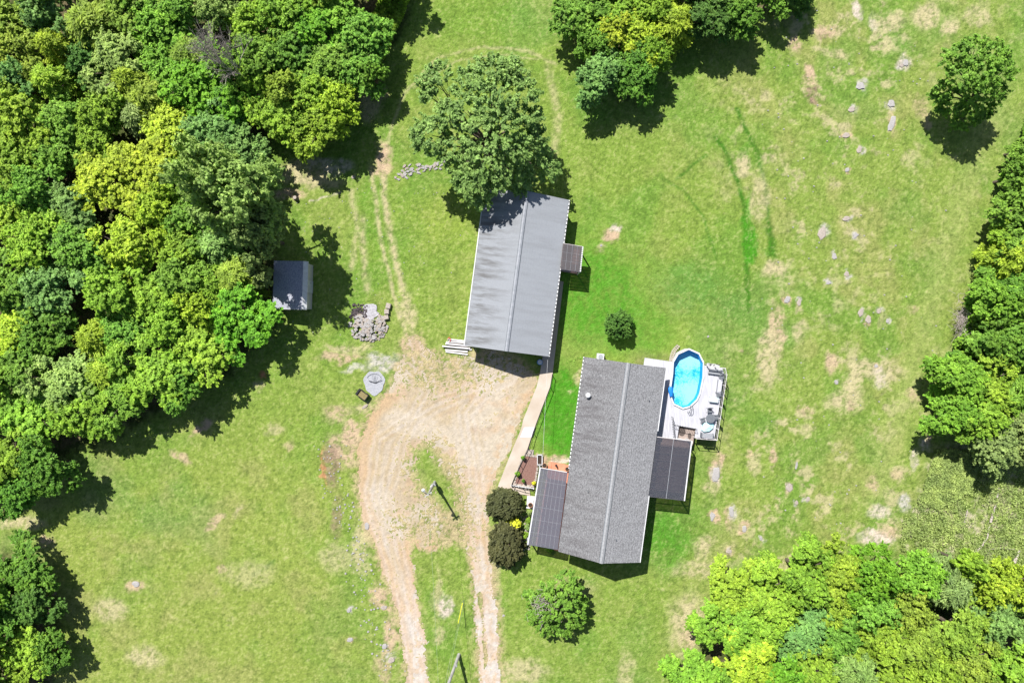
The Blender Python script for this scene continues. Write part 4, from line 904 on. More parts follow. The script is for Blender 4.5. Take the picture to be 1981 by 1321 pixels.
MB().lathe((0, 0, 0), [(.34, 0), (.25, .15), (.22, .55)], 12).build('bark', M['bark'], st); MB().cyl((0, 0, .55), .2, .03, 12).build('cut_top', M['stone2'], st)
def log(pts, r, label, group='pale fallen logs in the rough meadow'):
    mb = MB(); n = len(pts)-1
    for i in range(n): mb.tube(P(*pts[i], .25), P(*pts[i+1], .25), r*(1-.5*i/n), r*(1-.5*(i+1)/n), 8)
    tag(mb.build('fallen_log', M['deadwood']), label, 'log', group)
log([(1886, 1067), (1897, 1058), (1910, 1040), (1914, 1015)], .16, 'longest curved fallen log in the rough meadow')
log([(1916, 1010), (1922, 990), (1926, 976)], .15, 'fallen log continuing above the longest curved one')
log([(1928, 962), (1932, 944)], .14, 'topmost short fallen log in the rough meadow')
log([(1962, 1088), (1972, 1064)], .2, 'thick short fallen log at the right edge above the lower wood')
log([(1910, 1075), (1914, 1062), (1936, 1060), (1962, 1062)], .08, 'thin bent branch lying above the lower wood')
log([(1866, 1010), (1872, 985)], .1, 'small grey log left of the longest curved one')
# ------------------------------------------------------------------ trees
def leaves_mesh(name, C3, N3, la, lb, seed, jit=.6, updir=None):
    rg = np.random.RandomState(seed); n = len(C3)
    N3 = N3+rg.normal(0, jit, (n, 3)); N3 /= np.linalg.norm(N3, axis=1, keepdims=True)+1e-9
    t = rg.normal(0, 1, (n, 3))
    if updir is not None: t = updir+rg.normal(0, .35, (n, 3))
    t -= N3*(t*N3).sum(1, keepdims=True); t /= np.linalg.norm(t, axis=1, keepdims=True)+1e-9
    bt = np.cross(N3, t)
    a = (la*rg.uniform(.65, 1.35, n))[:, None]; b = (lb*rg.uniform(.65, 1.35, n))[:, None]
    droop = -N3*a*.25
    v = np.stack([C3+t*a+droop, C3+bt*b, C3-t*a+droop, C3-bt*b], 1).reshape(-1, 3)
    me = bpy.data.meshes.new(name); me.vertices.add(4*n); me.vertices.foreach_set('co', v.astype(np.float32).ravel())
    me.loops.add(4*n); me.loops.foreach_set('vertex_index', np.arange(4*n, dtype=np.int32))
    me.polygons.add(n); me.polygons.foreach_set('loop_start', np.arange(0, 4*n, 4, dtype=np.int32)); me.polygons.foreach_set('loop_total', np.full(n, 4, np.int32))
    me.update(calc_edges=True); me.materials.append(M['leaf']); return me
def unit(v): return v/(np.linalg.norm(v, axis=-1, keepdims=True)+1e-9)
def limb(mb, a, b, r0, r1, rg, seg=4):
    a = np.array(a, float); b = np.array(b, float); prev = a; L_ = np.linalg.norm(b-a)
    for i in range(1, seg+1):
        t = i/seg; p = a+(b-a)*t+np.array([0, 0, math.sin(t*math.pi)*L_*.06])+(rg.normal(0, L_*.03, 3) if i < seg else 0)
        mb.tube(prev, p, r0+(r1-r0)*(i-1)/seg, r0+(r1-r0)*t, 6); prev = p
def make_broad(seed, Rr, hc, vz, nb, leaf=(.145, .10), dens=1.0, gap=.0, sz=1.0, lobes=None, fork=None):
    """hc crown centre height, vz vertical semi-axis; returns crown mesh, trunk mesh"""
    rg = np.random.RandomState(seed)
    bl = []
    k = 0
    p1, p2 = rg.uniform(0, 6, 2)
    while lobes is None and len(bl) < nb and k < 4000:
        k += 1
        d = unit(rg.normal(0, 1, 3)); 
        if d[2] < -.35: continue
        rad = rg.uniform(.35, .92); br = rg.uniform(.17, .36)*Rr
        az = math.atan2(d[1], d[0]); af = 1+.22*math.sin(2*az+p1)+.2*math.sin(3*az+p2) if nb < 40 else 1
        p = np.array([d[0]*Rr*rad*af, d[1]*Rr*rad*af, hc+d[2]*vz*rad])
        if all(np.linalg.norm((p-q[0])/np.array([1, 1, .9])) > (br+q[1])*.52 for q in bl): bl.append((p, br))
    if lobes is None: bl.append((np.array([0, 0, hc+vz*.35]), Rr*.38))
    else: bl = lobes
    Cs, Ns = [], []
    for p, br in bl:
        ncl = int(26*dens*(br/1.2)**1.5)+10
        d = unit(rg.normal(0, 1, (ncl*2, 3))); outw = unit((p-np.array([0, 0, hc-vz*.4])))
        d = d[(d @ outw > -.45) & (d[:, 2] > -.6)][:ncl]
        cl = p+d*br*rg.uniform(.62, 1.08, (len(d), 1))*np.array([1, 1, .8])
        for c, dd in zip(cl, d):
            m_ = rg.randint(20, 44); cr = rg.uniform(.16, .36)*sz; ln = rg.uniform(.25, .8)*sz
            sdir = unit(dd*np.array([1, 1, .35])+outw*.5+rg.normal(0, .45, 3))
            off = unit(rg.normal(0, 1, (m_, 3)))*rg.uniform(.2, 1, (m_, 1))*cr*np.array([1, 1, .5])
            sp_ = rg.uniform(-.4, 1, (m_, 1)); off = off*(1.15-.6*np.abs(sp_))+sdir*sp_*ln
            Cs.append(c+off); Ns.append(np.tile(dd*.35+outw*.15+np.array([0, 0, .95]), (m_, 1))+unit(off)*.25)
    C3 = np.concatenate(Cs); N3 = np.concatenate(Ns)
    crown = leaves_mesh('crown', C3, unit(N3), leaf[0], leaf[1], seed, .34)
    mb = MB(); fork = fork or (0, 0, hc-vz*.55); tr = .045*Rr+.06
    limb(mb, (0, 0, -.2), fork, tr*1.3, tr, rg, 3)
    for p, br in bl:
        limb(mb, fork, p, tr*.5, .03, rg, 4)
        for _ in range(3): limb(mb, p-(p-np.array(fork))*.25, p+unit(rg.normal(0, 1, 3))*br*.9, .035, .012, rg, 2)
    me = bpy.data.meshes.new('trunk'); me.from_pydata(mb.v, [], mb.f); me.materials.append(M['bark'])
    return crown, me
def make_cedar(seed, Rr, ht, n=9000):
    rg = np.random.RandomState(seed)
    nb = 70; Cs, Ns, Ts = [], [], []
    mb = MB(); limb(mb, (0, 0, -.2), (0, 0, ht*.95), .05*Rr+.07, .03, rg, 5)
    for i in range(nb):
        t = (i+.5)/nb; z = ht*(.12+.86*t); rr_ = Rr*math.sqrt(max(0.03, 1-t**1.7))*rg.uniform(.75, 1.08); a = i*2.4+rg.uniform(-.3, .3)
        tip = np.array([math.cos(a)*rr_, math.sin(a)*rr_, z+rr_*.12]); base = np.array([0, 0, z-rr_*.35])
        if i % 2 == 0: mb.tube(base, tip*.9+base*.1, .04, .012, 5)
        m_ = max(20, int(n/nb*(rr_/Rr+.25)))
        s = rg.uniform(.45, 1.0, (m_, 1))**.7
        spread = (1-s*.6)*.55*Rr*.6
        c = base+(tip-base)*s+rg.normal(0, 1, (m_, 3))*spread*np.array([1, 1, .6])*.45
        d = unit(tip-base); Cs.append(c); Ns.append(np.tile(d*.35+np.array([0, 0, .85]), (m_, 1))); Ts.append(np.tile(d+np.array([0, 0, .25]), (m_, 1)))
    C3 = np.concatenate(Cs); N3 = unit(np.concatenate(Ns)); T3 = np.concatenate(Ts)
    crown = leaves_mesh('crown', C3, N3, .19, .055, seed, .4, T3)
    me = bpy.data.meshes.new('trunk'); me.from_pydata(mb.v, [], mb.f); me.materials.append(M['bark'])
    return crown, me
def lobes_from(base, lst):
    B0 = P(*base); out_ = []
    for px, py, rp, z in lst: p = P(px, py, z); out_.append((np.array([p.x-B0.x, p.y-B0.y, z]), rp*S*.9))
    return out_
PR = {}
for i in range(7): PR['b%d' % i] = (make_broad(20+i, 3.3, 4.6, 2.8, 19+i % 3*4), 3.3, 4.6)
for i in range(3): PR['s%d' % i] = (make_broad(40+i, 1.9, 2.4, 1.8, 11, (.15, .10), 1.3, 0, .7), 1.9, 2.4)
for i in range(3): PR['c%d' % i] = (make_cedar(60+i, 2.6, 8.0), 2.6, 5.0)
BIG = [(845, 155, 30, 8.5), (830, 185, 14, 8), (835, 262, 34, 8), (812, 275, 14, 7.5), (865, 225, 26, 8.5), (870, 285, 30, 7), (905, 165, 30, 9.5), (950, 145, 34, 9.5), (985, 140, 26, 9.5), (1005, 180, 34, 9), (955, 195, 38, 10.5), (905, 215, 32, 9.5), (1020, 230, 26, 8), (975, 245, 40, 10), (925, 260, 38, 9), (1035, 268, 20, 7),
       (990, 290, 34, 8.5), (940, 310, 36, 8.5), (895, 320, 26, 6.5), (920, 350, 30, 7), (960, 345, 28, 7.5), (1000, 330, 24, 6.5), (930, 378, 20, 6), (890, 350, 14, 5.5), (1040, 300, 22, 5.5), (1055, 325, 22, 4.5), (1010, 355, 20, 5)]
PR['big'] = (make_broad(81, 7.4, 8, 4, 48, (.155, .105), .85, 0, 1.1, lobes_from((945, 300), BIG), (0, 0, 4.2)), None, None)
LONE = [(1850, 108, 24, 7.2), (1885, 98, 26, 8), (1925, 105, 24, 7.5), (1938, 140, 22, 6.5), (1905, 140, 32, 8), (1865, 145, 28, 7), (1828, 172, 16, 4.5), (1815, 185, 10, 3.5), (1895, 180, 30, 5.5), (1925, 178, 20, 5), (1855, 190, 22, 4), (1885, 215, 22, 3), (1830, 205, 14, 2.5), (1905, 210, 18, 3), (1860, 235, 16, 1.8)]
PR['lone'] = (make_broad(84, 4.3, 5, 4, 30, (.145, .10), 1, 0, .9, lobes_from((1852, 212), LONE), (0, 0, 2.2)), None, None)
RND = [(1095, 1122, 20, 4.0), (1112, 1140, 16, 3.2), (1062, 1142, 19, 3.4), (1098, 1155, 25, 4.2), (1038, 1162, 17, 2.8), (1070, 1178, 25, 4.0), (1112, 1180, 22, 3.2), (1030, 1192, 13, 2.2), (1058, 1212, 17, 2.4), (1092, 1212, 20, 2.6), (1120, 1200, 14, 2.0), (1022, 1150, 9, 1.8), (1078, 1160, 22, 2.5), (1050, 1185, 16, 2.8), (1125, 1165, 12, 2.4), (1070, 1195, 20, 1.8)]
PR['round'] = (make_broad(85, 3.5, 2.9, 2.6, 42, (.13, .085), 1.3, 0, .6, lobes_from((1078, 1160), RND), (0, 0, .9)), None, None)
PR['maple'] = (make_broad(86, 1.8, 1.2, 1.3, 44, (.13, .09), 2.0, 0, .6), 1.8, 1.2)
PR['shrub'] = (make_broad(87, 1.2, .8, .8, 9, (.12, .07), 2.0, 0, .5), 1.2, .8)
TC = dict(green=(.19, .37, .05), bright=(.22, .42, .045), vivid=(.165, .375, .03), yg=(.27, .435, .045), yellow=(.38, .51, .045), blue=(.19, .35, .09), pale=(.28, .43, .11), shade=(.24, .39, .105), olive=(.26, .38, .05), dark=(.10, .225, .04), deep=(.13, .285, .035), red=(.105, .115, .045), lime=(.62, .7, .06), cedar=(.29, .43, .04), drab=(.26, .36, .11), weed=(.37, .48, .15))
WORD = dict(green='mid green', bright='bright green', vivid='vivid green', yg='yellowish green', yellow='yellow green', blue='bluish green', pale='pale green', olive='olive green', dark='dark green', deep='deep green', red='dark reddish', lime='bright yellow', cedar='feathery olive', drab='dull grey green')
tr_ = random.Random(11)
def tree(px, py, r, kind, colr, label, group=None, hz=None, name=None, cat='tree', sy=1.0, rot=None):
    if kind in ('b', 's', 'c'): key = kind+str(tr_.randrange({'b': 7, 's': 3, 'c': 3}[kind]))
    else: key = kind
    (cr, tk), R0, hc = PR[key]
    if kind in ('big', 'lone', 'round'):
        e = empty(name, P(px, py), 0, label, cat, group); sc = 1
        c = bpy.data.objects.new('crown', cr); COL.objects.link(c); c.parent = e; c.color = (*TC[colr], 1)
        q = bpy.data.objects.new('trunk', tk); COL.objects.link(q); q.parent = e; return e
    zc = hz if hz else (hc if kind != 'c' else hc*.85)*tr_.uniform(.85, 1.15)
    p = P(px, py, zc); f = (H-zc)/H; sc = r*S*f/R0; szc = zc/hc
    nm = name or {'c': 'cedar_tree'}.get(kind, 'broadleaf_tree')
    e = empty(nm, Vector((p.x, p.y, 0)), tr_.uniform(0, 6.28) if rot is None else rot, label, cat, group); e.scale = (sc, sc*sy, szc)
    c = bpy.data.objects.new('crown', cr); COL.objects.link(c); c.parent = e
    k = tr_.uniform(1.0, 1.2); cc = TC[colr]; c.color = (cc[0]*k*tr_.uniform(.9, 1.1), cc[1]*k, cc[2]*k, 1)
    t = bpy.data.objects.new('trunk', tk); COL.objects.link(t); t.parent = e
    return e
LW = 'trees of the left hand wood'
T = [ # px, py, r, kind, colour, where
 (25, 55, 52, 'b', 'olive', 'in the very top left corner'), (92, 28, 42, 'b', 'blue', 'on the top edge beside the corner tree'), (175, 52, 58, 'c', 'olive', 'widest of the feathery ones near the top left'), (106, 92, 36, 'c', 'cedar', 'small and tufted below the top left row'),
 (40, 110, 42, 'b', 'olive', 'below the top left corner tree'), (255, 32, 50, 'b', 'olive', 'on the top edge right of the widest feathery tree'), (315, 62, 46, 'b', 'bright', 'left of the bare grey tree'), (352, 18, 42, 'b', 'green', 'on the top edge above the bare tree'),
 (432, 12, 38, 'b', 'pale', 'on the top edge directly over the bare grey tree'), (490, 50, 42, 'b', 'yg', 'right of the bare tree at the top'), (545, 25, 48, 'b', 'bright', 'on the top edge, second right of the bare tree'), (604, 58, 50, 'b', 'vivid', 'in the middle of the upper lobe of the wood'),
 (655, 22, 48, 'b', 'bright', 'on the top edge of the upper lobe'), (705, 72, 46, 'b', 'green', 'near the right side of the upper lobe'), (570, 108, 48, 'b', 'deep', 'in shade in the centre of the upper lobe'), (512, 112, 44, 'b', 'green', 'right of the fork of the bare tree'),
 (635, 128, 44, 'b', 'green', 'in the lower centre of the upper lobe'), (692, 138, 42, 'b', 'green', 'on the east edge of the upper lobe'), (556, 182, 34, 'b', 'olive', 'narrow, above the notch in the wood edge'), (612, 190, 44, 'b', 'yg', 'over the big triangular shadow'),
 (655, 205, 40, 'b', 'yellow', 'at the tip of the lower right lobe'), (545, 228, 46, 'b', 'yg', 'just above the notch in the wood edge'), (612, 245, 42, 'b', 'yg', 'lowest on the lobe above the dry grass'), (724, 150, 24, 's', 'green', 'small, at the lane side under the lobe'),
 (100, 158, 42, 'c', 'cedar', 'tufted, third from the left edge'), (28, 160, 42, 'b', 'blue', 'on the left edge above the yellowish group'), (165, 118, 36, 'b', 'dark', 'sunken between feathery trees at upper left'), (222, 128, 50, 'b', 'pale', 'in the middle of the upper left wood'),
 (256, 160, 38, 'c', 'cedar', 'bright tufted one near the middle of the upper wood'), (288, 190, 46, 'c', 'olive', 'broad tufted one right of a brighter tuft'), (312, 138, 46, 'b', 'bright', 'between the tufts and the bare tree'), (366, 112, 42, 'c', 'olive', 'feathery one just left of the bare tree'),
 (382, 165, 54, 'b', 'vivid', 'below and left of the foot of the bare tree'), (438, 205, 50, 'b', 'vivid', 'below the foot of the bare tree'), (268, 228, 38, 'c', 'drab', 'soft and greyish above the big yellow crown'), (200, 218, 46, 'b', 'yg', 'left of the soft greyish tree'),
 (132, 238, 46, 'b', 'green', 'left of centre in the wood'), (40, 225, 52, 'b', 'yg', 'on the left edge, upper of a yellowish pair'), (30, 300, 50, 'b', 'yg', 'on the left edge, lower of a yellowish pair'), (112, 300, 40, 'b', 'green', 'beside a dark hollow in the left wood'),
 (195, 270, 38, 'b', 'yg', 'small, between the hollow and the yellow crown'), (335, 262, 56, 'b', 'yellow', 'topmost of the yellow crowns'), (228, 352, 62, 'b', 'yellow', 'widest and leftmost of the yellow crowns'), (294, 330, 58, 'b', 'yellow', 'in the middle of the yellow crowns'),
 (345, 345, 40, 'b', 'yg', 'right of the yellow crowns'), (418, 258, 50, 'b', 'blue', 'above the notch, grey leaved'), (470, 300, 44, 'b', 'blue', 'at the corner by the notch in the wood edge'), (410, 340, 56, 'b', 'pale', 'left part of the pale mass above the shed'),
 (472, 385, 68, 'b', 'pale', 'largest of the pale mass above the shed'), (500, 450, 44, 'b', 'drab', 'hanging over the corner of the shed'), (70, 365, 46, 'b', 'green', 'near the left edge above the blue green one'), (15, 410, 44, 'b', 'yg', 'on the left edge at one third height'),
 (132, 418, 50, 'b', 'blue', 'left of the low yellow crown'), (70, 470, 50, 'b', 'yg', 'near the left edge, beneath the blue green one'), (150, 482, 50, 'b', 'green', 'above the large dark hollow'), (255, 478, 54, 'b', 'yellow', 'rounded, below the widest yellow crown'),
 (305, 405, 42, 'b', 'yellow', 'small, tucked under the yellow group'), (362, 420, 42, 'b', 'green', 'between the yellow and the pale crowns'), (355, 485, 46, 'b', 'yg', 'tall and narrow beside the rounded yellow one'), (418, 475, 46, 'c', 'pale', 'soft green left of the shed trees'),
 (455, 540, 48, 'c', 'olive', 'feathery, left of the shed'), (228, 562, 50, 'b', 'bright', 'right of the large dark hollow'), (300, 570, 50, 'b', 'yg', 'in the lower middle of the wood'), (360, 540, 48, 'b', 'green', 'below the tall narrow yellowish one'),
 (390, 600, 38, 'b', 'yellow', 'small ochre topped one left of the vivid crown'), (470, 622, 56, 'b', 'vivid', 'round crown just below left of the shed'), (398, 665, 54, 'b', 'yg', 'over the shadow below left of the shed'), (325, 635, 44, 'b', 'yg', 'left of the ochre topped one'),
 (28, 560, 50, 'b', 'green', 'on the left edge halfway down'), (95, 560, 52, 'b', 'blue', 'beside the halfway tree, next to the hollow'), (25, 640, 48, 'b', 'yellow', 'on the left edge below the halfway tree'), (85, 655, 44, 'b', 'deep', 'shaded, beside the yellow one on the left edge'),
 (185, 655, 40, 'c', 'cedar', 'tufted, on the lower rim of the dark hollow'), (125, 735, 52, 'b', 'pale', 'in the lower left part of the wood'), (212, 718, 46, 'c', 'yg', 'feathery, near the lower wood edge'), (300, 718, 60, 'b', 'bright', 'big and round at the lower wood edge'),
 (352, 745, 36, 'b', 'green', 'smallish, at the corner of the lower wood edge'), (48, 805, 58, 'b', 'bright', 'on the left edge above the field'), (165, 795, 50, 'b', 'yg', 'at the lower wood edge left of the big round one'), (235, 768, 44, 'b', 'green', 'squeezed beside the big round one at the lower edge'),
 (22, 885, 48, 'b', 'yg', 'at the lower left end of the wood'), (92, 905, 46, 'b', 'deep', 'last one on the lower rim of the wood'), (35, 945, 44, 'b', 'deep', 'lowest of the wood on the left edge'), (30, 725, 46, 'b', 'green', 'on the left edge, two above the lower end'),
 (245, 640, 40, 'b', 'green', 'inside the wood right of the hollow'), (450, 140, 34, 's', 'green', 'low, beneath the bare tree'), (500, 160, 34, 's', 'yg', 'low, right of the bare tree foot'), (410, 560, 36, 'b', 'yg', 'small, between vivid crown and the tall one'),
 (508, 530, 24, 's', 'drab', 'small, pressed against the left side of the shed')]
seen = {}
for (px, py, r, kd, cl, wh) in T:
    w_ = WORD[cl]+(' conifer ' if kd == 'c' else ' tree ')
    tree(px, py, r*1.12, kd, cl, w_+wh, LW, hz=9.6 if 'above the shed' in wh else 7.6 if 'corner of the shed' in wh else tr_.uniform(3.2, 4.2))
for (px, py, r, kd, cl, lb) in [
 (45, 1105, 58, 'b', 'deep', 'deep green tree topmost of the clump at the lower left edge'), (80, 1165, 44, 'b', 'dark', 'dark tree bulging rightwards in the lower left clump'), (20, 1185, 50, 'b', 'deep', 'deep green tree on the left edge in the middle of the lower left clump'), (55, 1255, 50, 'b', 'yg', 'yellowish green tree low in the lower left clump'), (105, 1262, 36, 'b', 'deep', 'small dark green tree at the right of the lower left clump'), (40, 1315, 40, 'b', 'yg', 'yellowish tree in the bottom left corner')]: tree(px-6, py, r*.98, kd, cl, lb, 'trees of the lower left clump', hz=2.8)
for (px, py, r, kd, cl, lb) in [
 (1128, 35, 46, 'b', 'green', 'green tree at the left end of the top centre copse'), (1150, 88, 32, 'b', 'deep', 'deep green narrow tree on the left flank of the top centre copse'), (1205, 30, 44, 'b', 'yg', 'yellowish tree on the top edge in the top centre copse'), (1232, 82, 42, 'b', 'yellow', 'brightest yellow green crown in the top centre copse'), (1190, 72, 36, 'b', 'yellow', 'smaller yellow green crown left of the brightest one in the top copse'), (1262, 100, 30, 'b', 'yg', 'small yellowish crown right of the brightest one in the top copse'),
 (1158, 145, 42, 'b', 'blue', 'bluish green tree at the lower left tip of the top centre copse'), (1228, 145, 42, 'b', 'deep', 'deep green tree with long shadow at the lower tip of the top copse'), (1305, 45, 46, 'c', 'cedar', 'feathery olive tree in the middle of the top copse'), (1265, 12, 40, 'b', 'yg', 'yellowish tree on the top edge left of the feathery olive one'), (1372, 30, 46, 'b', 'dark', 'dark green tree right of the feathery olive one'), (1425, 20, 40, 'b', 'deep', 'deep green tree second from the right in the top copse'), (1500, -14, 34, 'b', 'green', 'tree cut by the top edge at the right end of the copse'), (1545, -30, 44, 'c', 'dark', 'dark conifer mostly above the top edge, casting a round shadow')]: tree(px, py, r*1.1, kd, cl, lb, 'trees of the top centre copse', hz=3.4)
for (px, py, r, kd, cl, lb) in [
 (1975, 335, 34, 'b', 'green', 'topmost tree of the right hand belt'), (1975, 405, 42, 'b', 'green', 'second tree from the top in the right hand belt'), (1962, 500, 46, 'c', 'cedar', 'feathery olive tree in the right hand belt'), (1985, 470, 40, 'b', 'green', 'tree cut by the right edge beside the feathery one'), (1935, 590, 42, 'b', 'bright', 'bright green tree behind the dry brush of the right belt'), (1968, 575, 46, 'b', 'deep', 'deep green tree cut by the right edge in mid belt'), (1960, 660, 48, 'b', 'green', 'bluish tinted tree in the middle of the right belt'), (1922, 665, 38, 'b', 'deep', 'deep green tree left in the middle of the right belt'),
 (1860, 735, 44, 'b', 'bright', 'bright green tree at the leftmost bulge of the right belt'), (1912, 745, 44, 'b', 'yg', 'yellowest crown of the right belt'), (1965, 765, 48, 'c', 'green', 'soft green tree near the right edge below the yellowest crown'), (1845, 795, 40, 'b', 'bright', 'bright green tree at the lower left corner of the right belt'), (1895, 812, 46, 'b', 'bright', 'bright green tree at the foot of the right belt'), (1940, 860, 46, 'b', 'drab', 'dull green tree over the shadow at the foot of the right belt'), (1985, 850, 40, 'b', 'drab', 'dull tree cut by the right edge at the foot of the belt')]: tree(px, py, r*1.15, kd, cl, lb, 'trees of the right hand belt', hz=4.2 if kd == 'b' else 4.0)
for (px, py, r, kd, cl, lb) in [
 (1425, 1135, 52, 'b', 'yg', 'yellowish green tree at the top left corner of the lower right wood'), (1488, 1152, 52, 'b', 'yg', 'second tree from the left on the rim of the lower right wood'), (1408, 1200, 50, 'b', 'bright', 'bright green tree on the left flank of the lower right wood'), (1478, 1212, 48, 'b', 'yg', 'tree just inside the left flank of the lower right wood'), (1560, 1112, 50, 'b', 'bright', 'bright green tree third along the rim of the lower right wood'), (1620, 1105, 50, 'b', 'yg', 'yellowish tree at the top of the dome of the lower right wood'), (1682, 1108, 48, 'b', 'vivid', 'vivid green tree right of the dome of the lower right wood'),
 (1600, 1150, 48, 'b', 'yg', 'yellowish tree just under the dome of the lower right wood'), (1675, 1165, 46, 'b', 'green', 'mid green tree under the vivid one in the lower right wood'), (1765, 1112, 46, 'b', 'bright', 'bright green tree beside the stony meadow at the wood rim'), (1835, 1135, 52, 'c', 'drab', 'large dull olive conifer in the lower right wood'), (1868, 1092, 28, 's', 'yg', 'small pale crown on the meadow rim of the lower right wood'), (1935, 1125, 46, 'b', 'yellow', 'brightest yellow crown of the lower right wood'), (1985, 1150, 40, 'b', 'yg', 'yellowish tree cut by the right edge in the lower right wood'),
 (1745, 1175, 44, 'b', 'olive', 'olive tree in the middle of the lower right wood'), (1442, 1262, 54, 'b', 'yellow', 'yellow green tree above the bottom left of the lower right wood'), (1545, 1222, 50, 'b', 'blue', 'bluish green tree left of centre in the lower right wood'), (1612, 1225, 46, 'b', 'green', 'green tree in the centre of the lower right wood'), (1690, 1222, 48, 'b', 'yg', 'yellowish tree right of centre in the lower right wood'), (1762, 1240, 46, 'b', 'olive', 'olive tree between two darker gaps in the lower right wood'), (1850, 1215, 50, 'b', 'olive', 'olive tree under the large conifer of the lower right wood'), (1935, 1205, 50, 'b', 'blue', 'bluish green tree below the brightest yellow crown'),
 (1355, 1302, 48, 'b', 'bright', 'bright green tree at the bottom left tip of the lower right wood'), (1415, 1322, 42, 'b', 'green', 'green tree on the bottom edge beside the wood tip'), (1500, 1300, 48, 'b', 'vivid', 'vivid green tree on the bottom edge left of centre'), (1570, 1290, 48, 'b', 'yg', 'yellowish tree on the bottom edge near the wood centre'), (1650, 1290, 50, 'c', 'pale', 'pale feathery tree on the bottom edge of the lower right wood'), (1730, 1300, 46, 'b', 'yg', 'yellowish tree on the bottom edge right of the pale feathery one'), (1800, 1290, 46, 'b', 'yg', 'broad yellowish tree on the bottom edge under the olive one'), (1875, 1292, 48, 'b', 'olive', 'olive tree on the bottom edge near the right corner'), (1955, 1290, 50, 'b', 'bright', 'bright green tree in the bottom right corner')]: tree(px, py, r*1.06, kd, cl, lb, 'trees of the lower right wood', hz=tr_.uniform(4.2, 5.6))
for k, (px, py, r) in enumerate([(1968, 290, 24), (1962, 350, 24), (1938, 440, 26), (1915, 530, 26), (1888, 575, 24), (1868, 672, 24), (1838, 700, 26), (1822, 765, 26), (1965, 455, 34), (1962, 540, 34), (1948, 625, 34), (1880, 780, 36), (1930, 700, 40)]):
    tree(px, py, r, 's' if r < 30 else 'b', ['green', 'bright', 'yg'][k % 3], ['mid green', 'bright green', 'yellowish green'][k % 3]+' hedgerow bush '+['at the very top of the right hand hedge', 'second down the hedge, just left of a tall tree', 'where the hedge leans out beside a feathery tree', 'left of a feathery olive tree, level with the field rocks', 'just above the dry grey twigs', 'just below the dry grey twigs', 'on the outward bulge below the twigs', 'lowest on the field side of the hedge', 'large, right of the third one', 'large, between two tall trees mid hedge', 'large, behind the dry twigs', 'large, inside the lower bulge of the hedge', 'largest, in the heart of the lower hedge'][k], 'bushes of the right hand hedgerow', hz=2.0 if r < 30 else 3.2, name='hedge_bush', cat='bush')
# outside the frame, so that the woods go on a little
for (px, py) in [(-60, 60), (-70, 200), (-70, 340), (-60, 480), (-70, 620), (-60, 760), (-60, 900), (100, -60), (240, -60), (380, -60), (520, -50), (640, -60), (740, -60), (1180, -60), (1300, -60), (1400, -60), (-50, 1150), (-50, 1270), (2040, 420), (2050, 560), (2040, 700), (2050, 1200), (2040, 1320), (1480, 1380), (1600, 1380), (1720, 1380), (1850, 1380)]:
    tree(px, py, 55, 'b', tr_.choice(['green', 'yg', 'bright']), 'green woodland tree cut off by the edge of the picture', 'trees beyond the picture edge')
# individual trees and shrubs
tree(945, 300, 126, 'big', 'shade', 'largest spreading tree, shading the north end of the garage', hz=8.2, name='shade_tree', sy=1.14, rot=.15)
tree(1852, 212, 74, 'lone', 'green', 'single tree standing alone in the upper right field', hz=5.2, name='lone_tree', rot=1)
rt_ = tree(1078, 1160, 60, 'round', 'green', 'bushy tree with grey twigs on the lawn south of the house', name='bushy_tree')
rq = np.random.RandomState(3); mb = MB()
for k in range(90):
    a = P(rq.normal(1052, 14), rq.normal(1172, 14), rq.uniform(3.2, 4.6)); d = Vector((rq.normal(-.3, .5), rq.normal(.1, .5), rq.uniform(.1, .7))).normalized(); mb.tube(a, a+d*rq.uniform(.4, 1.0), .03, .012, 4)
mb.build('bare_twigs', M['deadwood'], rt_, world=True)['kind'] = 'stuff'
tree(1197, 630, 24, 'maple', 'dark', 'very small tree alone on the lawn between garage and pool', hz=1.3, name='small_tree')
tree(975, 974, 31, 'maple', 'red', 'upper of two dark reddish shrubs beside the porch', 'dark shrubs beside the porch', hz=1.2, name='dark_shrub', cat='shrub', sy=.85, rot=0)
tree(977, 1052, 29, 'maple', 'red', 'lower and larger of two dark reddish shrubs beside the porch', 'dark shrubs beside the porch', hz=1.4, name='dark_shrub', cat='shrub', sy=1.3, rot=0)
tree(993, 1016, 17, 'shrub', 'lime', 'bright yellow shrub squeezed between two dark ones', hz=.8, name='yellow_shrub', cat='shrub')
for (px, py, r, cl, lb) in [(1002, 917, 6, 'bright', 'bright green plant at the left edge of the mulch bed'), (1033, 933, 5, 'lime', 'yellowish plant at the lower right of the mulch bed'), (1012, 930, 4, 'green', 'small plant low in the mulch bed'), (1012, 884, 5, 'bright', 'green plant at the top of the mulch bed'),
                            (1024, 993, 7, 'drab', 'greyish plant topmost in the porch border'), (1022, 1006, 6, 'yg', 'yellowish plant in the porch border'), (1020, 1020, 7, 'drab', 'brownish plant in the middle of the porch border'), (1016, 1034, 7, 'yg', 'leafy plant low in the porch border'), (1014, 1052, 8, 'red', 'reddish plant at the south end of the porch border'), (1065, 1062, 8, 'vivid', 'green plant in the shade under the porch end')]:
    tree(px, py, r, 'shrub', cl, lb, 'border plants', hz=.45, name='border_plant', cat='plant')
scatter_stones('border_stones', 60, lambda r: (1022-r.random()*14+r.gauss(0, 4), 990+r.random()*78), .07, .16, M['stone2'], 'small edging stones in the border beside the porch', 'stones', .02)
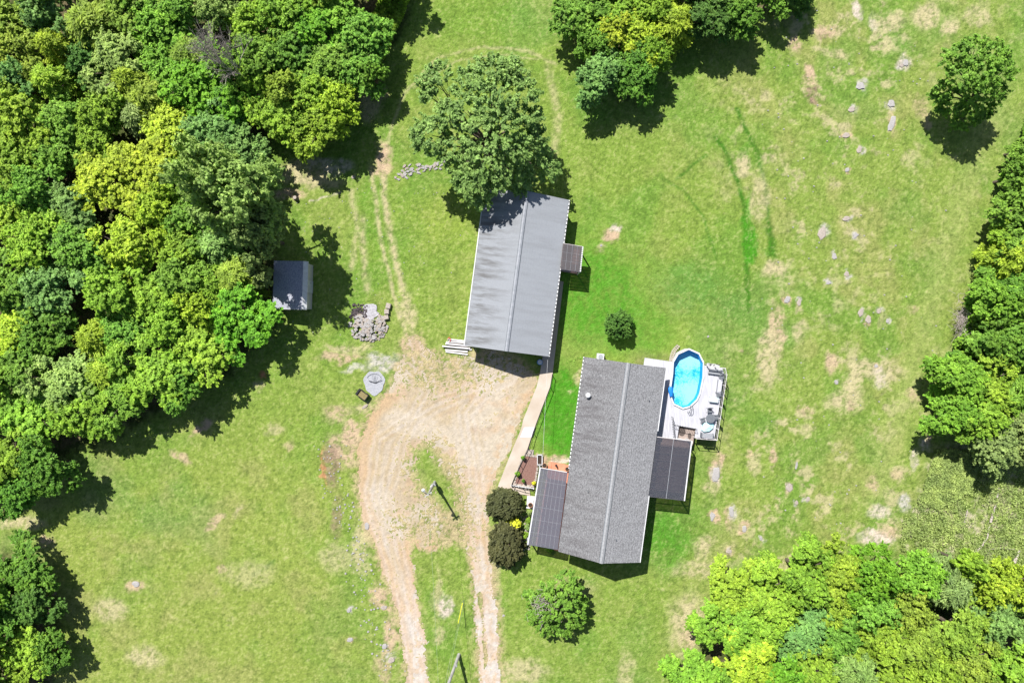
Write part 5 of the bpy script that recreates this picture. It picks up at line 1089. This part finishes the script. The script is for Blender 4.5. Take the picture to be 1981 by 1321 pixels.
# dead tree
rg = np.random.RandomState(5)
dt = empty('dead_tree', P(505, 188), 0, 'bare grey dead tree standing in the upper left wood', 'tree')
tmb = MB(); bmb = MB()
def grow(p, d, L_, r, lv):
    q = p+d*L_; (tmb if lv == 0 else bmb).tube(p, q, r, r*.7, 6 if lv < 2 else 4)
    if lv >= 7: return
    for _ in range(3 if 0 < lv < 5 else 4 if lv == 0 else 2):
        nd = Vector(d)+Vector(rg.normal(0, .17+.035*lv, 3)); nd.z += .1; nd.normalize(); grow(q, nd, L_*rg.uniform(.6, .85), r*.62, lv+1)
grow(Vector((0, 0, 0)), Vector((-.12, .16, 1)).normalized(), 2.9, .16, 0)
bmb.v = [tuple(v) for v in bmb.v]
a = tmb.build('trunk', M['deadwood'], dt); b_ = bmb.build('branches', M['deadwood'], dt)
# brush and weeds: masses nobody could count
def brush(name, fn, n, zmax, colr, label, la=.16, lb=.1, seed=1, jit=.5, cl=0):
    rg = np.random.RandomState(seed); pts = np.array([fn(rg) for _ in range(n)])
    hgt = zmax*(.25+.75*fbm(pts[:, 0], pts[:, 1], 14, 3, seed))*(rg.uniform(.3, 1, n)**.5)
    f = (H-hgt*0)/H; Cc = np.stack([(pts[:, 0]-PW/2)*S*f, (PH/2-pts[:, 1])*S*f, hgt], 1)
    N = np.tile(np.array([0, 0, 1.]), (n, 1)); me = leaves_mesh(name, Cc, N, la, lb, seed, jit)
    o = bpy.data.objects.new(name, me); COL.objects.link(o); o.color = (*TC[colr], 1); o['kind'] = 'stuff'; tag(o, label, 'brush'); return o
def along(pts, sd, both=True):
    def f(rg):
        i = rg.randint(len(pts)-1); t = rg.rand(); a, b = pts[i], pts[i+1]; return (a[0]+(b[0]-a[0])*t+rg.normal(0, sd), a[1]+(b[1]-a[1])*t+rg.normal(0, sd))
    return f
def inpoly(poly, dens=None):
    xs = [p[0] for p in poly]; ys = [p[1] for p in poly]
    def f(rg):
        while True:
            x, y = rg.uniform(min(xs), max(xs)), rg.uniform(min(ys), max(ys)); ins_ = False
            for i in range(len(poly)):
                a, b = poly[i], poly[(i+1) % len(poly)]
                if (a[1] > y) != (b[1] > y) and x < (b[0]-a[0])*(y-a[1])/(b[1]-a[1])+a[0]: ins_ = not ins_
            if ins_ and (dens is None or float(fbm(np.array([x]), np.array([y]), 30, 3, 8)[0])+rg.uniform(-.2, .2) > dens): return x, y
    return f
brush('brush_bank', inpoly([(798, 0), (808, -30), (760, -40), (725, 40), (715, 110), (700, 150), (735, 150), (752, 105), (775, 60)]), 9000, 2.4, 'yg', 'low leafy brush on the bank along the east side of the upper left wood', seed=2)
brush('hedge_brush', inpoly([(2000, 180), (1975, 230), (1948, 330), (1915, 440), (1893, 520), (1865, 580), (1850, 640), (1825, 690), (1800, 745), (1796, 770), (1815, 810), (1880, 850), (1890, 700), (1930, 500), (2000, 330)]), 52000, 2.6, 'bright', 'tangled yellowish green brush along the front of the right hand belt', seed=3)
brush('meadow_weeds', inpoly([(1830, 865), (1806, 870), (1780, 950), (1745, 1000), (1738, 1060), (1790, 1090), (2060, 1105), (2060, 900), (1950, 880)],   .47), 30000, .8, 'weed', 'rough leafy weeds covering the stony meadow at the lower right', .10, .045, seed=4, jit=.9)
brush('thick_weeds', inpoly([(1822, 868), (1800, 890), (1776, 965), (1810, 985), (1870, 950), (1890, 900), (1860, 872)]), 14000, 1.0, 'weed', 'thick bright weeds at the upper left of the rough meadow', .12, .05, seed=6, jit=.8)
brush('wood_margin', inpoly([(1370, 1110), (1400, 1105), (1500, 1120), (1620, 1075), (1700, 1078), (1760, 1090), (1860, 1080), (1990, 1110), (1990, 1140), (1800, 1140), (1560, 1140), (1390, 1190), (1370, 1160)]), 13000, 2.2, 'yg', 'leafy undergrowth along the north rim of the lower right wood', seed=7)
brush('garden_strip', along([(1100, 700), (1128, 690)], 1), 10, .1, 'green', 'a few weeds at the house corner', seed=9)
# dry grey brush heap in the belt
mb = MB(); rr = random.Random(9)
for i in range(260):
    c = P(rr.gauss(1864, 8), rr.gauss(620, 20), rr.uniform(.8, 1.8)); d = Vector((rr.uniform(-1, 1), rr.uniform(-1, 1), rr.uniform(-.3, .4))).normalized(); mb.tube(c, c+d*rr.uniform(.4, 1.1), .02, .01, 4)
tag(mb.build('dry_brush', M['deadwood']), 'dry grey twigs tangled at the front of the right hand belt', 'brush', kind='stuff')
